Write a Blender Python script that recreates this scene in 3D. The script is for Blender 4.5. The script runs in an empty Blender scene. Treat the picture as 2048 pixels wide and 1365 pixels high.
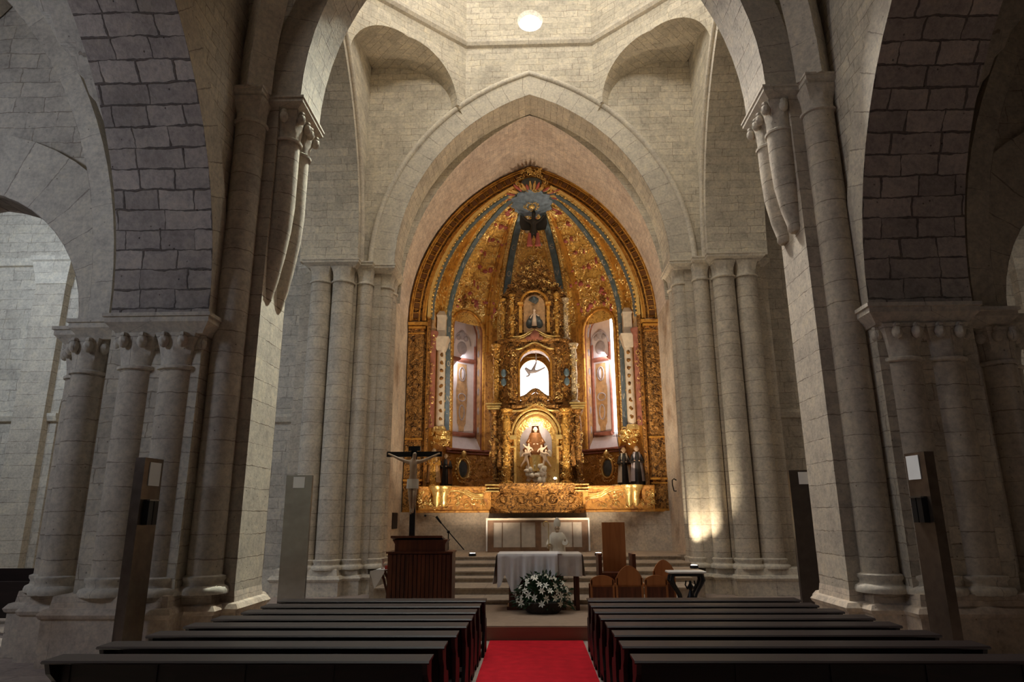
import bpy, bmesh, math, random
from mathutils import Vector, Matrix, noise
random.seed(7)
R = math.radians
PI = math.pi
S = bpy.context.scene
COL = S.collection

# ------------------------------------------------------------------ camera
F_PX = 1350.0
cam = bpy.data.cameras.new('camera')
cam.sensor_fit = 'HORIZONTAL'
cam.sensor_width = 36.0
cam.lens = 36.0 * F_PX / 2048
cam.clip_end = 300
co = bpy.data.objects.new('camera', cam)
COL.objects.link(co)
pitch = math.atan((1034 - 682.5) / F_PX)
yaw = R(1.61)
roll = R(0.3)
fw = Vector((-math.sin(yaw) * math.cos(pitch), math.cos(yaw) * math.cos(pitch), math.sin(pitch)))
rt = Vector((math.cos(yaw), math.sin(yaw), 0))
up = rt.cross(fw)
rt2 = rt * math.cos(roll) - up * math.sin(roll)
up2 = rt * math.sin(roll) + up * math.cos(roll)
co.matrix_world = Matrix(((rt2.x, up2.x, -fw.x, -0.07), (rt2.y, up2.y, -fw.y, 0.0), (rt2.z, up2.z, -fw.z, 2.1), (0, 0, 0, 1)))
S.camera = co

# ------------------------------------------------------------------ look
S.view_settings.view_transform = 'Standard'
S.view_settings.look = 'None'
S.view_settings.gamma = 1.0
S.view_settings.use_curve_mapping = False
S.view_settings.exposure = 0.0
S.cycles.max_bounces = 6
S.cycles.diffuse_bounces = 4
S.cycles.glossy_bounces = 3
S.cycles.use_denoising = True
S.cycles.use_adaptive_sampling = True
S.cycles.adaptive_threshold = 0.025
S.cycles.sample_clamp_indirect = 4.0

w = bpy.data.worlds.new('world')
S.world = w
w.use_nodes = True
bg = w.node_tree.nodes['Background']
bg.inputs[0].default_value = (0.75, 0.82, 1.0, 1)
bg.inputs[1].default_value = 0.015

def area(name, loc, target, size, energy, col, size_y=None, spread=180):
    l = bpy.data.lights.new(name, 'AREA')
    l.energy = energy
    l.color = col
    l.size = size
    if size_y:
        l.shape = 'RECTANGLE'; l.size_y = size_y
    l.spread = R(spread)
    o = bpy.data.objects.new(name, l)
    o.location = loc
    o.rotation_euler = (Vector(target) - Vector(loc)).to_track_quat('-Z', 'Y').to_euler()
    COL.objects.link(o)
    return o

def spot(name, loc, target, energy, col, ang=60, size=0.05, blend=0.6):
    l = bpy.data.lights.new(name, 'SPOT')
    l.energy = energy; l.color = col; l.spot_size = R(ang); l.spot_blend = blend
    l.shadow_soft_size = size
    o = bpy.data.objects.new(name, l)
    o.location = loc
    o.rotation_euler = (Vector(target) - Vector(loc)).to_track_quat('-Z', 'Y').to_euler()
    COL.objects.link(o)
    return o

DAY = (1.0, 0.975, 0.92)
COOL = (0.80, 0.86, 1.0)
WARM = (1.0, 0.72, 0.42)
# windows of the crossing drum (on the west, north and south sides, above the picture)
area('drum_west_window_light', (0.0, 12.4, 20.0), (0.0, 20.2, 14.0), 2.4, 500, DAY)
area('drum_south_window_light', (4.3, 15.5, 22.5), (-4.5, 15.0, 8.0), 1.8, 240, DAY)
area('drum_north_window_light', (-4.3, 15.5, 22.5), (4.5, 16.0, 8.0), 1.8, 330, DAY)
# eastern drum windows throw their light down to the nave piers
area('drum_south_east_window_light', (0.9, 19.7, 23.5), (-4.9, 11.4, 6.8), 0.6, 300, (0.93, 1.0, 0.92), spread=34)
area('drum_north_east_window_light', (-1.8, 19.4, 23.0), (5.0, 11.0, 8.0), 1.8, 330, (1.0, 0.97, 0.95), spread=54)
# small clerestory window of the nave, north side
area('nave_clerestory_light', (-5.2, 9.2, 13.9), (5.5, 9.6, 6.0), 1.2, 70, (1.0, 0.95, 0.94), spread=110)
# daylight through the aisle and transept windows
area('north_aisle_window_light', (-12.9, 4.2, 7.5), (-9.0, 12.0, 6.5), 2.2, 205, (0.70, 0.79, 1.0))
area('north_transept_window_light', (-15.5, 13.2, 11.0), (-15.5, 21.0, 8.0), 2.5, 440, (0.66, 0.80, 1.0))
area('south_transept_window_light', (15.5, 13.5, 9.0), (11.5, 21.0, 5.0), 2.5, 50, DAY)
# faint fill light added far behind the camera; no window is built there
area('west_fill_light', (0.0, -9.0, 9.5), (0.0, 12.0, 7.0), 3.0, 4, (1.0, 0.86, 0.84))

# ------------------------------------------------------------------ helpers
def lin(c):
    c = c / 255.0
    return c / 12.92 if c <= 0.04045 else ((c + 0.055) / 1.055) ** 2.4
def rgb(r, g, b):
    return (lin(r), lin(g), lin(b), 1.0)

class NT:
    def __init__(s, name):
        s.m = bpy.data.materials.new(name)
        s.m.use_nodes = True
        s.t = s.m.node_tree
        s.b = s.t.nodes['Principled BSDF']
    def n(s, typ, **kw):
        nd = s.t.nodes.new(typ)
        for k, v in kw.items():
            if isinstance(k, str) and k.startswith('i_'):
                nd.inputs[k[2:].replace('_', ' ')].default_value = v
            else:
                setattr(nd, k, v)
        return nd
    def l(s, a, b):
        s.t.links.new(a, b)
    def ramp(s, src, stops):
        r = s.n('ShaderNodeValToRGB')
        while len(r.color_ramp.elements) < len(stops):
            r.color_ramp.elements.new(0.5)
        for e, (p, c) in zip(r.color_ramp.elements, stops):
            e.position = p; e.color = c
        s.l(src, r.inputs[0])
        return r.outputs[0]
    def mix(s, fac, a, b, mode='MIX'):
        m = s.n('ShaderNodeMix', data_type='RGBA', blend_type=mode)
        if isinstance(fac, float): m.inputs[0].default_value = fac
        else: s.l(fac, m.inputs[0])
        for i, v in ((6, a), (7, b)):
            if isinstance(v, tuple): m.inputs[i].default_value = v
            else: s.l(v, m.inputs[i])
        return m.outputs[2]

def plain(name, col, rough=0.6, metal=0.0, bump=0.0, bscale=40.0, var=0.12, emit=None, estr=0.0, spec=0.5):
    t = NT(name)
    t.b.inputs['Roughness'].default_value = rough
    t.b.inputs['Metallic'].default_value = metal
    t.b.inputs['Specular IOR Level'].default_value = spec
    tc = t.n('ShaderNodeTexCoord')
    ns = t.n('ShaderNodeTexNoise', i_Scale=6.0, i_Detail=4.0)
    t.l(tc.outputs['Object'], ns.inputs['Vector'])
    d = tuple(max(0, c * (1 - var)) for c in col[:3]) + (1,)
    u = tuple(min(1, c * (1 + var)) for c in col[:3]) + (1,)
    t.l(t.ramp(ns.outputs[0], [(0.3, d), (0.7, u)]), t.b.inputs['Base Color'])
    if bump > 0:
        n2 = t.n('ShaderNodeTexNoise', i_Scale=bscale, i_Detail=3.0)
        t.l(tc.outputs['Object'], n2.inputs['Vector'])
        bp = t.n('ShaderNodeBump', i_Strength=bump, i_Distance=0.02)
        t.l(n2.outputs[0], bp.inputs['Height'])
        t.l(bp.outputs[0], t.b.inputs['Normal'])
    if emit:
        t.b.inputs['Emission Color'].default_value = emit
        t.b.inputs['Emission Strength'].default_value = estr
    return t.m

def stone(name, c1, c2, mort, bw=0.55, bh=0.30, msize=0.012, bump=0.5, stain=0.35, rough=0.92, off=0.5, dist=0.05, stainc=(0.10, 0.085, 0.07, 1)):
    t = NT(name)
    uv = t.n('ShaderNodeUVMap')
    ns = t.n('ShaderNodeTexNoise', i_Scale=1.7, i_Detail=3.0)
    t.l(uv.outputs[0], ns.inputs['Vector'])
    sub = t.n('ShaderNodeVectorMath', operation='SUBTRACT'); sub.inputs[1].default_value = (0.5, 0.5, 0.5)
    t.l(ns.outputs['Color'], sub.inputs[0])
    sc = t.n('ShaderNodeVectorMath', operation='SCALE'); sc.inputs['Scale'].default_value = dist
    t.l(sub.outputs[0], sc.inputs[0])
    ad = t.n('ShaderNodeVectorMath', operation='ADD')
    t.l(uv.outputs[0], ad.inputs[0]); t.l(sc.outputs[0], ad.inputs[1])
    n3 = t.n('ShaderNodeTexNoise', i_Scale=9.0, i_Detail=4.0)
    t.l(uv.outputs[0], n3.inputs['Vector'])
    sb3 = t.n('ShaderNodeVectorMath', operation='SUBTRACT'); sb3.inputs[1].default_value = (0.5, 0.5, 0.5)
    t.l(n3.outputs['Color'], sb3.inputs[0])
    sc3 = t.n('ShaderNodeVectorMath', operation='SCALE'); sc3.inputs['Scale'].default_value = 0.045
    t.l(sb3.outputs[0], sc3.inputs[0])
    ad3 = t.n('ShaderNodeVectorMath', operation='ADD')
    t.l(ad.outputs[0], ad3.inputs[0]); t.l(sc3.outputs[0], ad3.inputs[1])
    ad = ad3
    br = t.n('ShaderNodeTexBrick', offset=off, i_Scale=1.0)
    br.squash = 1.35; br.squash_frequency = 3; br.offset_frequency = 2
    br.inputs['Color1'].default_value = c1
    br.inputs['Color2'].default_value = c2
    br.inputs['Mortar'].default_value = mort
    br.inputs['Mortar Size'].default_value = msize
    br.inputs['Mortar Smooth'].default_value = 0.4
    br.inputs['Bias'].default_value = -0.1
    br.inputs['Brick Width'].default_value = bw
    br.inputs['Row Height'].default_value = bh
    t.l(ad.outputs[0], br.inputs['Vector'])
    tc = t.n('ShaderNodeTexCoord')
    # joints that fade and vanish here and there
    jn = t.n('ShaderNodeTexNoise', i_Scale=2.3, i_Detail=3.0)
    t.l(tc.outputs['Object'], jn.inputs['Vector'])
    ms = t.n('ShaderNodeMapRange'); ms.inputs['From Min'].default_value = 0.35; ms.inputs['From Max'].default_value = 0.62
    ms.inputs['To Min'].default_value = msize * 0.25; ms.inputs['To Max'].default_value = msize * 1.5
    t.l(jn.outputs[0], ms.inputs['Value']); t.l(ms.outputs[0], br.inputs['Mortar Size'])
    big = t.n('ShaderNodeTexNoise', i_Scale=0.7, i_Detail=5.0, i_Roughness=0.6)
    t.l(tc.outputs['Object'], big.inputs['Vector'])
    st = t.ramp(big.outputs[0], [(0.48, (0, 0, 0, 1)), (0.72, (stain, stain, stain, 1))])
    c = t.mix(st, br.outputs['Color'], stainc)
    fine = t.n('ShaderNodeTexNoise', i_Scale=14.0, i_Detail=6.0, i_Roughness=0.65)
    t.l(tc.outputs['Object'], fine.inputs['Vector'])
    f = t.ramp(fine.outputs[0], [(0.25, (0.72, 0.72, 0.72, 1)), (0.6, (1.08, 1.06, 1.04, 1))])
    c = t.mix(1.0, c, f, 'MULTIPLY')
    md = t.n('ShaderNodeTexNoise', i_Scale=3.2, i_Detail=4.0, i_Roughness=0.7)
    t.l(tc.outputs['Object'], md.inputs['Vector'])
    c = t.mix(1.0, c, t.ramp(md.outputs[0], [(0.30, (0.78, 0.77, 0.78, 1)), (0.52, (1, 1, 1, 1)), (0.70, (1.10, 1.08, 1.02, 1))]), 'MULTIPLY')
    vo = t.n('ShaderNodeTexVoronoi', i_Scale=5.0)
    t.l(tc.outputs['Object'], vo.inputs['Vector'])
    pit = t.ramp(vo.outputs['Distance'], [(0.03, (0, 0, 0, 1)), (0.09, (1, 1, 1, 1))])
    c = t.mix(1.0, c, t.ramp(vo.outputs['Distance'], [(0.03, (0.45, 0.42, 0.4, 1)), (0.08, (1, 1, 1, 1))]), 'MULTIPLY')
    t.l(c, t.b.inputs['Base Color'])
    t.b.inputs['Roughness'].default_value = rough
    t.b.inputs['Specular IOR Level'].default_value = 0.2
    inv = t.n('ShaderNodeMath', operation='MULTIPLY'); inv.inputs[1].default_value = -1.0
    t.l(br.outputs['Fac'], inv.inputs[0])
    m1 = t.n('ShaderNodeMath', operation='MULTIPLY_ADD'); m1.inputs[1].default_value = 0.5
    t.l(fine.outputs[0], m1.inputs[0]); t.l(inv.outputs[0], m1.inputs[2])
    m2 = t.n('ShaderNodeMath', operation='MULTIPLY_ADD'); m2.inputs[1].default_value = 0.6
    t.l(pit, m2.inputs[0]); t.l(m1.outputs[0], m2.inputs[2])
    bp = t.n('ShaderNodeBump', i_Strength=bump, i_Distance=0.03)
    t.l(m2.outputs[0], bp.inputs['Height'])
    t.l(bp.outputs[0], t.b.inputs['Normal'])
    return t.m

def gold(name, base, dark, rough=0.33, bump=0.8, scale=7.0, metal=0.9, cover=0.5):
    metal *= 0.75
    t = NT(name)
    tc = t.n('ShaderNodeTexCoord')
    vo = t.n('ShaderNodeTexVoronoi', i_Scale=scale, feature='SMOOTH_F1')
    ns = t.n('ShaderNodeTexNoise', i_Scale=scale * 1.3, i_Detail=5.0, i_Distortion=1.6)
    t.l(tc.outputs['Object'], vo.inputs['Vector']); t.l(tc.outputs['Object'], ns.inputs['Vector'])
    t.l(t.ramp(ns.outputs[0], [(0.34, dark), (cover, base), (0.75, tuple(min(1, v * 1.15) for v in base[:3]) + (1,))]), t.b.inputs['Base Color'])
    t.b.inputs['Metallic'].default_value = metal
    t.b.inputs['Roughness'].default_value = rough
    if bump > 0:
        m = t.n('ShaderNodeMath', operation='MULTIPLY_ADD'); m.inputs[1].default_value = 0.6
        t.l(vo.outputs['Distance'], m.inputs[0]); t.l(ns.outputs[0], m.inputs[2])
        bp = t.n('ShaderNodeBump', i_Strength=bump, i_Distance=0.08)
        t.l(m.outputs[0], bp.inputs['Height'])
        t.l(bp.outputs[0], t.b.inputs['Normal'])
    return t.m

def wood(name, c1, c2, rough=0.45, scale=3.0, axis=2, spec=0.5):
    t = NT(name)
    tc = t.n('ShaderNodeTexCoord')
    mp = t.n('ShaderNodeMapping')
    sc = [scale * 6] * 3; sc[axis] = scale * 0.5
    mp.inputs['Scale'].default_value = sc
    t.l(tc.outputs['Object'], mp.inputs['Vector'])
    ns = t.n('ShaderNodeTexNoise', i_Scale=1.0, i_Detail=5.0, i_Distortion=0.8)
    t.l(mp.outputs[0], ns.inputs['Vector'])
    t.l(t.ramp(ns.outputs[0], [(0.3, c1), (0.7, c2)]), t.b.inputs['Base Color'])
    t.b.inputs['Roughness'].default_value = rough
    t.b.inputs['Specular IOR Level'].default_value = spec
    return t.m

M = {}
M['ashlar'] = stone('limestone_ashlar', (0.54, 0.47, 0.40, 1), (0.36, 0.31, 0.27, 1), (0.17, 0.14, 0.12, 1), 0.60, 0.34, 0.016, 0.9, 0.35, dist=0.10)
M['rubble'] = stone('limestone_small_courses', (0.67, 0.605, 0.48, 1), (0.54, 0.49, 0.39, 1), (0.38, 0.32, 0.24, 1), 0.50, 0.24, 0.008, 0.45, 0.4, dist=0.12, stainc=(0.26, 0.23, 0.19, 1))
M['wall'] = stone('pale_wall_ashlar', (0.60, 0.54, 0.44, 1), (0.50, 0.45, 0.37, 1), (0.34, 0.29, 0.23, 1), 0.60, 0.34, 0.009, 0.5, 0.35, dist=0.10, stainc=(0.26, 0.22, 0.17, 1))
M['vaultpink'] = stone('pinkish_vault_masonry', (0.74, 0.64, 0.54, 1), (0.64, 0.54, 0.45, 1), (0.54, 0.44, 0.36, 1), 0.34, 0.17, 0.008, 0.2, 0.45, stainc=(0.34, 0.24, 0.19, 1))
M['drum'] = stone('limestone_shaft_drums', (0.60, 0.53, 0.42, 1), (0.52, 0.46, 0.37, 1), (0.30, 0.25, 0.19, 1), 9.0, 0.37, 0.008, 0.35, 0.35, dist=0.04, stainc=(0.30, 0.26, 0.22, 1))
M['dressed'] = stone('dressed_limestone', (0.66, 0.60, 0.49, 1), (0.58, 0.52, 0.42, 1), (0.38, 0.33, 0.27, 1), 1.1, 2.5, 0.006, 0.3, 0.3, stainc=(0.36, 0.31, 0.26, 1))
M['vouss'] = stone('voussoir_limestone', (0.62, 0.56, 0.45, 1), (0.54, 0.49, 0.40, 1), (0.36, 0.31, 0.25, 1), 0.42, 6.0, 0.010, 0.4, 0.3, off=0.0, dist=0.03, stainc=(0.3, 0.27, 0.24, 1))
M['plaster'] = stone('stained_plaster_wall', (0.66, 0.56, 0.44, 1), (0.60, 0.53, 0.43, 1), (0.44, 0.36, 0.28, 1), 1.3, 0.9, 0.005, 0.25, 0.9, stainc=(0.30, 0.20, 0.13, 1))
M['floor'] = stone('stone_floor_slabs', (0.44, 0.36, 0.31, 1), (0.38, 0.31, 0.27, 1), (0.25, 0.20, 0.17, 1), 0.8, 0.5, 0.008, 0.15, 0.2, rough=0.5)
M['step'] = stone('worn_step_stone', (0.46, 0.38, 0.29, 1), (0.40, 0.33, 0.26, 1), (0.25, 0.2, 0.16, 1), 1.2, 3.0, 0.006, 0.2, 0.3, rough=0.7)

def auto_uv(pts):
    n = Vector((0, 0, 0))
    k = len(pts)
    for i in range(k):
        a = pts[i]; b = pts[(i + 1) % k]
        n += Vector(((a[1] - b[1]) * (a[2] + b[2]), (a[2] - b[2]) * (a[0] + b[0]), (a[0] - b[0]) * (a[1] + b[1])))
    ax = (abs(n.x), abs(n.y), abs(n.z))
    if ax[2] > ax[0] and ax[2] > ax[1]:
        return [(p[0], p[1]) for p in pts]
    if ax[0] > ax[1]:
        return [(p[1], p[2]) for p in pts]
    return [(p[0], p[2]) for p in pts]

class MB:
    def __init__(s):
        s.v = []; s.f = []; s.uv = []
    def poly(s, pts, uv=None):
        i = len(s.v)
        s.v += [tuple(p) for p in pts]
        s.f.append(tuple(range(i, i + len(pts))))
        s.uv.append(uv or auto_uv(pts))
        return s
    def mesh(s, verts, faces):
        i = len(s.v)
        s.v += [tuple(p) for p in verts]
        for f in faces:
            s.f.append(tuple(i + k for k in f))
            s.uv.append(auto_uv([verts[k] for k in f]))
        return s
    def box(s, x0, x1, y0, y1, z0, z1):
        v = [(x, y, z) for z in (z0, z1) for y in (y0, y1) for x in (x0, x1)]
        return s.mesh(v, [(0, 2, 3, 1), (4, 5, 7, 6), (0, 1, 5, 4), (2, 6, 7, 3), (0, 4, 6, 2), (1, 3, 7, 5)])
    def cbox(s, cx, cy, cz, sx, sy, sz):
        return s.box(cx - sx / 2, cx + sx / 2, cy - sy / 2, cy + sy / 2, cz - sz / 2, cz + sz / 2)
    def prism(s, poly, a, b, axis='z', cap=True):
        """polygon extruded along an axis: z -> poly (x,y); y -> poly (x,z); x -> poly (y,z)"""
        def P(p, h):
            return {'z': (p[0], p[1], h), 'y': (p[0], h, p[1]), 'x': (h, p[0], p[1])}[axis]
        n = len(poly)
        v = [P(p, a) for p in poly] + [P(p, b) for p in poly]
        i0 = len(s.v)
        s.v += v
        L = 0
        for i in range(n):
            j = (i + 1) % n
            d = math.hypot(poly[j][0] - poly[i][0], poly[j][1] - poly[i][1])
            s.f.append((i0 + i, i0 + j, i0 + n + j, i0 + n + i))
            if axis == 'z': s.uv.append([(L, a), (L + d, a), (L + d, b), (L, b)])
            else: s.uv.append([(a, L), (a, L + d), (b, L + d), (b, L)])
            L += d
        if cap:
            s.f.append(tuple(i0 + i for i in range(n))); s.uv.append([(p[0], p[1]) for p in poly])
            s.f.append(tuple(i0 + n + i for i in reversed(range(n)))); s.uv.append([(p[0], p[1]) for p in reversed(poly)])
        return s
    def grid(s, rows, uvs=None, close=False, flip=False):
        nr = len(rows); nc = len(rows[0])
        i0 = len(s.v)
        for r in rows: s.v += [tuple(p) for p in r]
        for i in range(nr - 1):
            for j in range(nc if close else nc - 1):
                k = (j + 1) % nc
                q = (i0 + i * nc + j, i0 + i * nc + k, i0 + (i + 1) * nc + k, i0 + (i + 1) * nc + j)
                if uvs:
                    u = [uvs[i][j], uvs[i][j + 1], uvs[i + 1][j + 1], uvs[i + 1][j]]
                else:
                    u = auto_uv([s.v[t] for t in q])
                if flip: q = q[::-1]; u = u[::-1]
                s.f.append(q); s.uv.append(u)
        return s
    def lathe(s, prof, cx, cy, a0=0.0, a1=2 * PI, n=20, sx=1.0, sy=1.0, wob=None, capt=True):
        full = abs(a1 - a0 - 2 * PI) < 1e-6
        m = n if full else n + 1
        rows = []; uvs = []
        L = 0; pr = None
        for (r, z) in prof:
            if pr: L += math.hypot(r - pr[0], z - pr[1])
            pr = (r, z)
            row = []; u = []
            for i in range(m):
                a = a0 + (a1 - a0) * i / n
                rr = r * (wob(a, z) if wob else 1)
                row.append((cx + rr * math.cos(a) * sx, cy + rr * math.sin(a) * sy, z))
            for i in range(m + 1):
                u.append(((a0 + (a1 - a0) * i / n) * max(prof[0][0], 0.2), z if abs(prof[-1][1] - prof[0][1]) > 0.3 else L))
            rows.append(row); uvs.append(u)
        s.grid(rows, uvs, close=full)
        if capt:
            for row, z in ((rows[0], prof[0][1]), (rows[-1], prof[-1][1])):
                s.poly(row)
        return s
    def tube(s, path, rad, n=8, cap=True, flat=None):
        """round tube along points; rad a number or a list"""
        P = [Vector(p) for p in path]
        k = len(P)
        rs = rad if isinstance(rad, (list, tuple)) else [rad] * k
        T = [(P[min(i + 1, k - 1)] - P[max(i - 1, 0)]).normalized() for i in range(k)]
        ref = Vector((0, 0, 1)) if abs(T[0].z) < 0.9 else Vector((0, 1, 0))
        N = (ref - T[0] * ref.dot(T[0])).normalized()
        rows = []; L = 0; uvs = []
        for i in range(k):
            N = (N - T[i] * N.dot(T[i])).normalized()
            B = T[i].cross(N)
            if i: L += (P[i] - P[i - 1]).length
            rows.append([tuple(P[i] + (N * math.cos(2 * PI * j / n) + B * math.sin(2 * PI * j / n) * (flat or 1)) * rs[i]) for j in range(n)])
            uvs.append([(2 * PI * j / n * rs[i], L) for j in range(n + 1)])
        s.grid(rows, uvs, close=True)
        if cap:
            s.poly(rows[0][::-1]); s.poly(rows[-1])
        return s
    def sweep(s, path, prof, ref=(0, 0, 1), cap=True, close=False):
        """2D profile (a along side, b along 'ref-ish' normal) swept on a path"""
        P = [Vector(p) for p in path]; k = len(P)
        rows = []; uvs = []; L = 0
        for i in range(k):
            if close: t = (P[(i + 1) % k] - P[i - 1]).normalized()
            else: t = (P[min(i + 1, k - 1)] - P[max(i - 1, 0)]).normalized()
            rv = Vector(ref(i) if callable(ref) else ref)
            side = t.cross(rv).normalized()
            nn = side.cross(t).normalized()
            if i: L += (P[i] - P[i - 1]).length
            rows.append([tuple(P[i] + side * a + nn * b) for a, b in prof])
            q = 0; u = []
            for j in range(len(prof) + 1):
                u.append((L, q))
                a, b = prof[j % len(prof)], prof[(j + 1) % len(prof)]
                q += math.hypot(a[0] - b[0], a[1] - b[1])
            uvs.append(u)
        if close:
            rows.append(rows[0]); uvs.append([(L + 0.5, u[1]) for u in uvs[0]])
        s.grid(rows, uvs, close=True)
        if cap and not close:
            s.poly(rows[0][::-1]); s.poly(rows[-1])
        return s
    def blob(s, c, r, n=10, m=7, rot=None, wob=0.0):
        c = Vector(c)
        if isinstance(r, (int, float)): r = (r, r, r)
        rows = []
        for i in range(m + 1):
            th = PI * i / m
            row = []
            for j in range(n):
                a = 2 * PI * j / n
                st = max(math.sin(th), 0.001)
                p = Vector((r[0] * st * math.cos(a), r[1] * st * math.sin(a), r[2] * math.cos(th)))
                if wob: p *= 1 + wob * noise.noise(Vector((p.x * 9 + c.x, p.y * 9 + c.y, p.z * 9 + c.z)))
                if rot: p = rot @ p
                row.append(tuple(c + p))
            rows.append(row)
        return s.grid(rows, close=True, flip=True)
    def xf(s, mat, i0=0):
        for i in range(i0, len(s.v)):
            s.v[i] = tuple(mat @ Vector(s.v[i]))
        return s
    def add(s, o, mat=None):
        i0 = len(s.v)
        s.v += [tuple(mat @ Vector(p)) for p in o.v] if mat else list(o.v)
        s.f += [tuple(i0 + k for k in f) for f in o.f]
        s.uv += [list(u) for u in o.uv]
        return s
    def mesh_data(s, name, mat, loc, smooth=35):
        me = bpy.data.meshes.new(name)
        me.from_pydata([(p[0] - loc[0], p[1] - loc[1], p[2] - loc[2]) for p in s.v], [], s.f)
        ul = me.uv_layers.new(name='UVMap')
        flat = []
        for u in s.uv:
            for a in u: flat += [a[0], a[1]]
        ul.data.foreach_set('uv', flat)
        me.materials.append(mat)
        if smooth:
            me.polygons.foreach_set('use_smooth', [True] * len(me.polygons))
            me.set_sharp_from_angle(angle=R(smooth))
        me.update()
        return me

def tag(o, label=None, cat=None, group=None, kind=None):
    if label: o['label'] = label
    if cat: o['category'] = cat
    if group: o['group'] = group
    if kind: o['kind'] = kind
    return o

def worldloc(o):
    v = Vector((0, 0, 0))
    while o:
        v += o.location
        o = o.parent
    return v

def build(name, mb, mat, parent=None, loc=None, smooth=35, label=None, kind=None):
    """one mesh object; vertices are given in world coordinates"""
    if parent is not None:
        base = worldloc(parent)
        o = bpy.data.objects.new(name, mb.mesh_data(name, mat, base, smooth))
        o.parent = parent
    else:
        loc = loc or (0, 0, 0)
        o = bpy.data.objects.new(name, mb.mesh_data(name, mat, loc, smooth))
        o.location = loc
    COL.objects.link(o)
    if label: o['label'] = label
    if kind: o['kind'] = kind
    return o

def thing(name, loc, label, cat, group=None, kind=None):
    o = bpy.data.objects.new(name, None)
    o.location = loc
    o.empty_display_size = 0.2
    COL.objects.link(o)
    return tag(o, label, cat, group, kind)

def struct(name, mb, mat, smooth=35):
    return build(name, mb, mat, smooth=smooth, kind='structure')

def copy_tree(o, parent=None):
    c = o.copy(); COL.objects.link(c)
    c.parent = parent
    for ch in list(o.children): copy_tree(ch, c)
    return c

def arch(half, zs, za, n=14, cx=0.0):
    """pointed arch from the left spring to the right one: list of (x, z)"""
    rise = za - zs
    Rr = (half * half + rise * rise) / (2 * half)
    out = []
    a_end = math.acos((Rr - half) / Rr) if Rr >= half else PI - math.acos((half - Rr) / Rr)
    for i in range(n + 1):
        a = a_end * i / n
        out.append((cx + (Rr - half) - Rr * math.cos(a), zs + Rr * math.sin(a)))
    right = [(2 * cx - x, z) for x, z in out[:-1]][::-1]
    return out + right

def arclen(pts):
    L = [0]
    for a, b in zip(pts, pts[1:]): L.append(L[-1] + math.hypot(b[0] - a[0], b[1] - a[1]))
    return L

def ring(mb, inner, outer, a, b, axis, faces=True):
    """arch ring between two profiles with equal counts, thickness a..b along axis"""
    def P(p, h): return {'y': (p[0], h, p[1]), 'x': (h, p[0], p[1])}[axis]
    L = arclen(inner); W = abs(b - a)
    mb.grid([[P(p, a) for p in inner], [P(p, b) for p in inner]], [[(0, l) for l in L], [(W, l) for l in L]])
    mb.grid([[P(p, b) for p in outer], [P(p, a) for p in outer]], [[(0, l) for l in L], [(W, l) for l in L]])
    for h, fl in ((a, False), (b, True)):
        mb.grid([[P(p, h) for p in outer], [P(p, h) for p in inner]], [[(l, 0.7) for l in L], [(l, 0.0) for l in L]], flip=fl)
    for i in (0, -1):
        mb.poly([P(inner[i], a), P(outer[i], a), P(outer[i], b), P(inner[i], b)])
    return mb

def offset(pts, d):
    """push an arch profile outward by d, springs stay level"""
    out = []
    n = len(pts)
    for i, p in enumerate(pts):
        if i == n // 2 and n % 2:
            q = pts[i - 1]
            t = Vector((p[0] - q[0], p[1] - q[1])).normalized()
            nn = Vector((-t.y, t.x))
            out.append((p[0], p[1] + d / max(nn.y, 0.3)))
            continue
        q0, q1 = pts[max(i - 1, 0)], pts[min(i + 1, n - 1)]
        if i == 0: out.append((p[0] - d, p[1])); continue
        if i == n - 1: out.append((p[0] + d, p[1])); continue
        t = Vector((q1[0] - q0[0], q1[1] - q0[1])).normalized()
        nn = Vector((-t.y, t.x))
        out.append((p[0] + nn.x * d, p[1] + nn.y * d))
    return out

def wall_with_arch(mb, x0, x1, zb, zt, archp, a, b, axis):
    """slab spanning x0..x1, zb..zt with an arched opening going down to zb; both faces plus soffit"""
    def P(p, h): return {'y': (p[0], h, p[1]), 'x': (h, p[0], p[1])}[axis]
    n = len(archp)
    for h, fl in ((a, False), (b, True)):
        top = [(p[0], zt) for p in archp]
        mb.grid([[P(p, h) for p in top], [P(p, h) for p in archp]], [[(p[0], p[1]) for p in top], [(p[0], p[1]) for p in archp]], flip=fl)
        for xa, xb, xe in ((x0, archp[0][0], archp[0]), (archp[-1][0], x1, archp[-1])):
            q = [(xa, zb), (xb, zb), (xb, zt), (xa, zt)]
            mb.poly([P(p, h) for p in q], [(p[0], p[1]) for p in q])
    L = arclen(archp)
    mb.grid([[P(p, a) for p in archp], [P(p, b) for p in archp]], [[(a, l) for l in L], [(b, l) for l in L]])
    for xe, zs in (archp[0], archp[-1]):
        if zs > zb + 0.01:
            q = [(xe, zb), (xe, zs)]
            mb.poly([P(q[0], a), P(q[0], b), P(q[1], b), P(q[1], a)], [(a, zb), (b, zb), (b, zs), (a, zs)])
    mb.poly([P((x0, zb), a), P((x0, zb), b), P((x0, zt), b), P((x0, zt), a)])
    mb.poly([P((x1, zb), a), P((x1, zb), b), P((x1, zt), b), P((x1, zt), a)])
    mb.poly([P((x0, zt), a), P((x1, zt), a), P((x1, zt), b), P((x0, zt), b)])
    return mb

# ------------------------------------------------------------------ the shell
def mir(mb, sx):
    if sx < 0:
        mb.v = [(-p[0], p[1], p[2]) for p in mb.v]
    return mb

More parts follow.
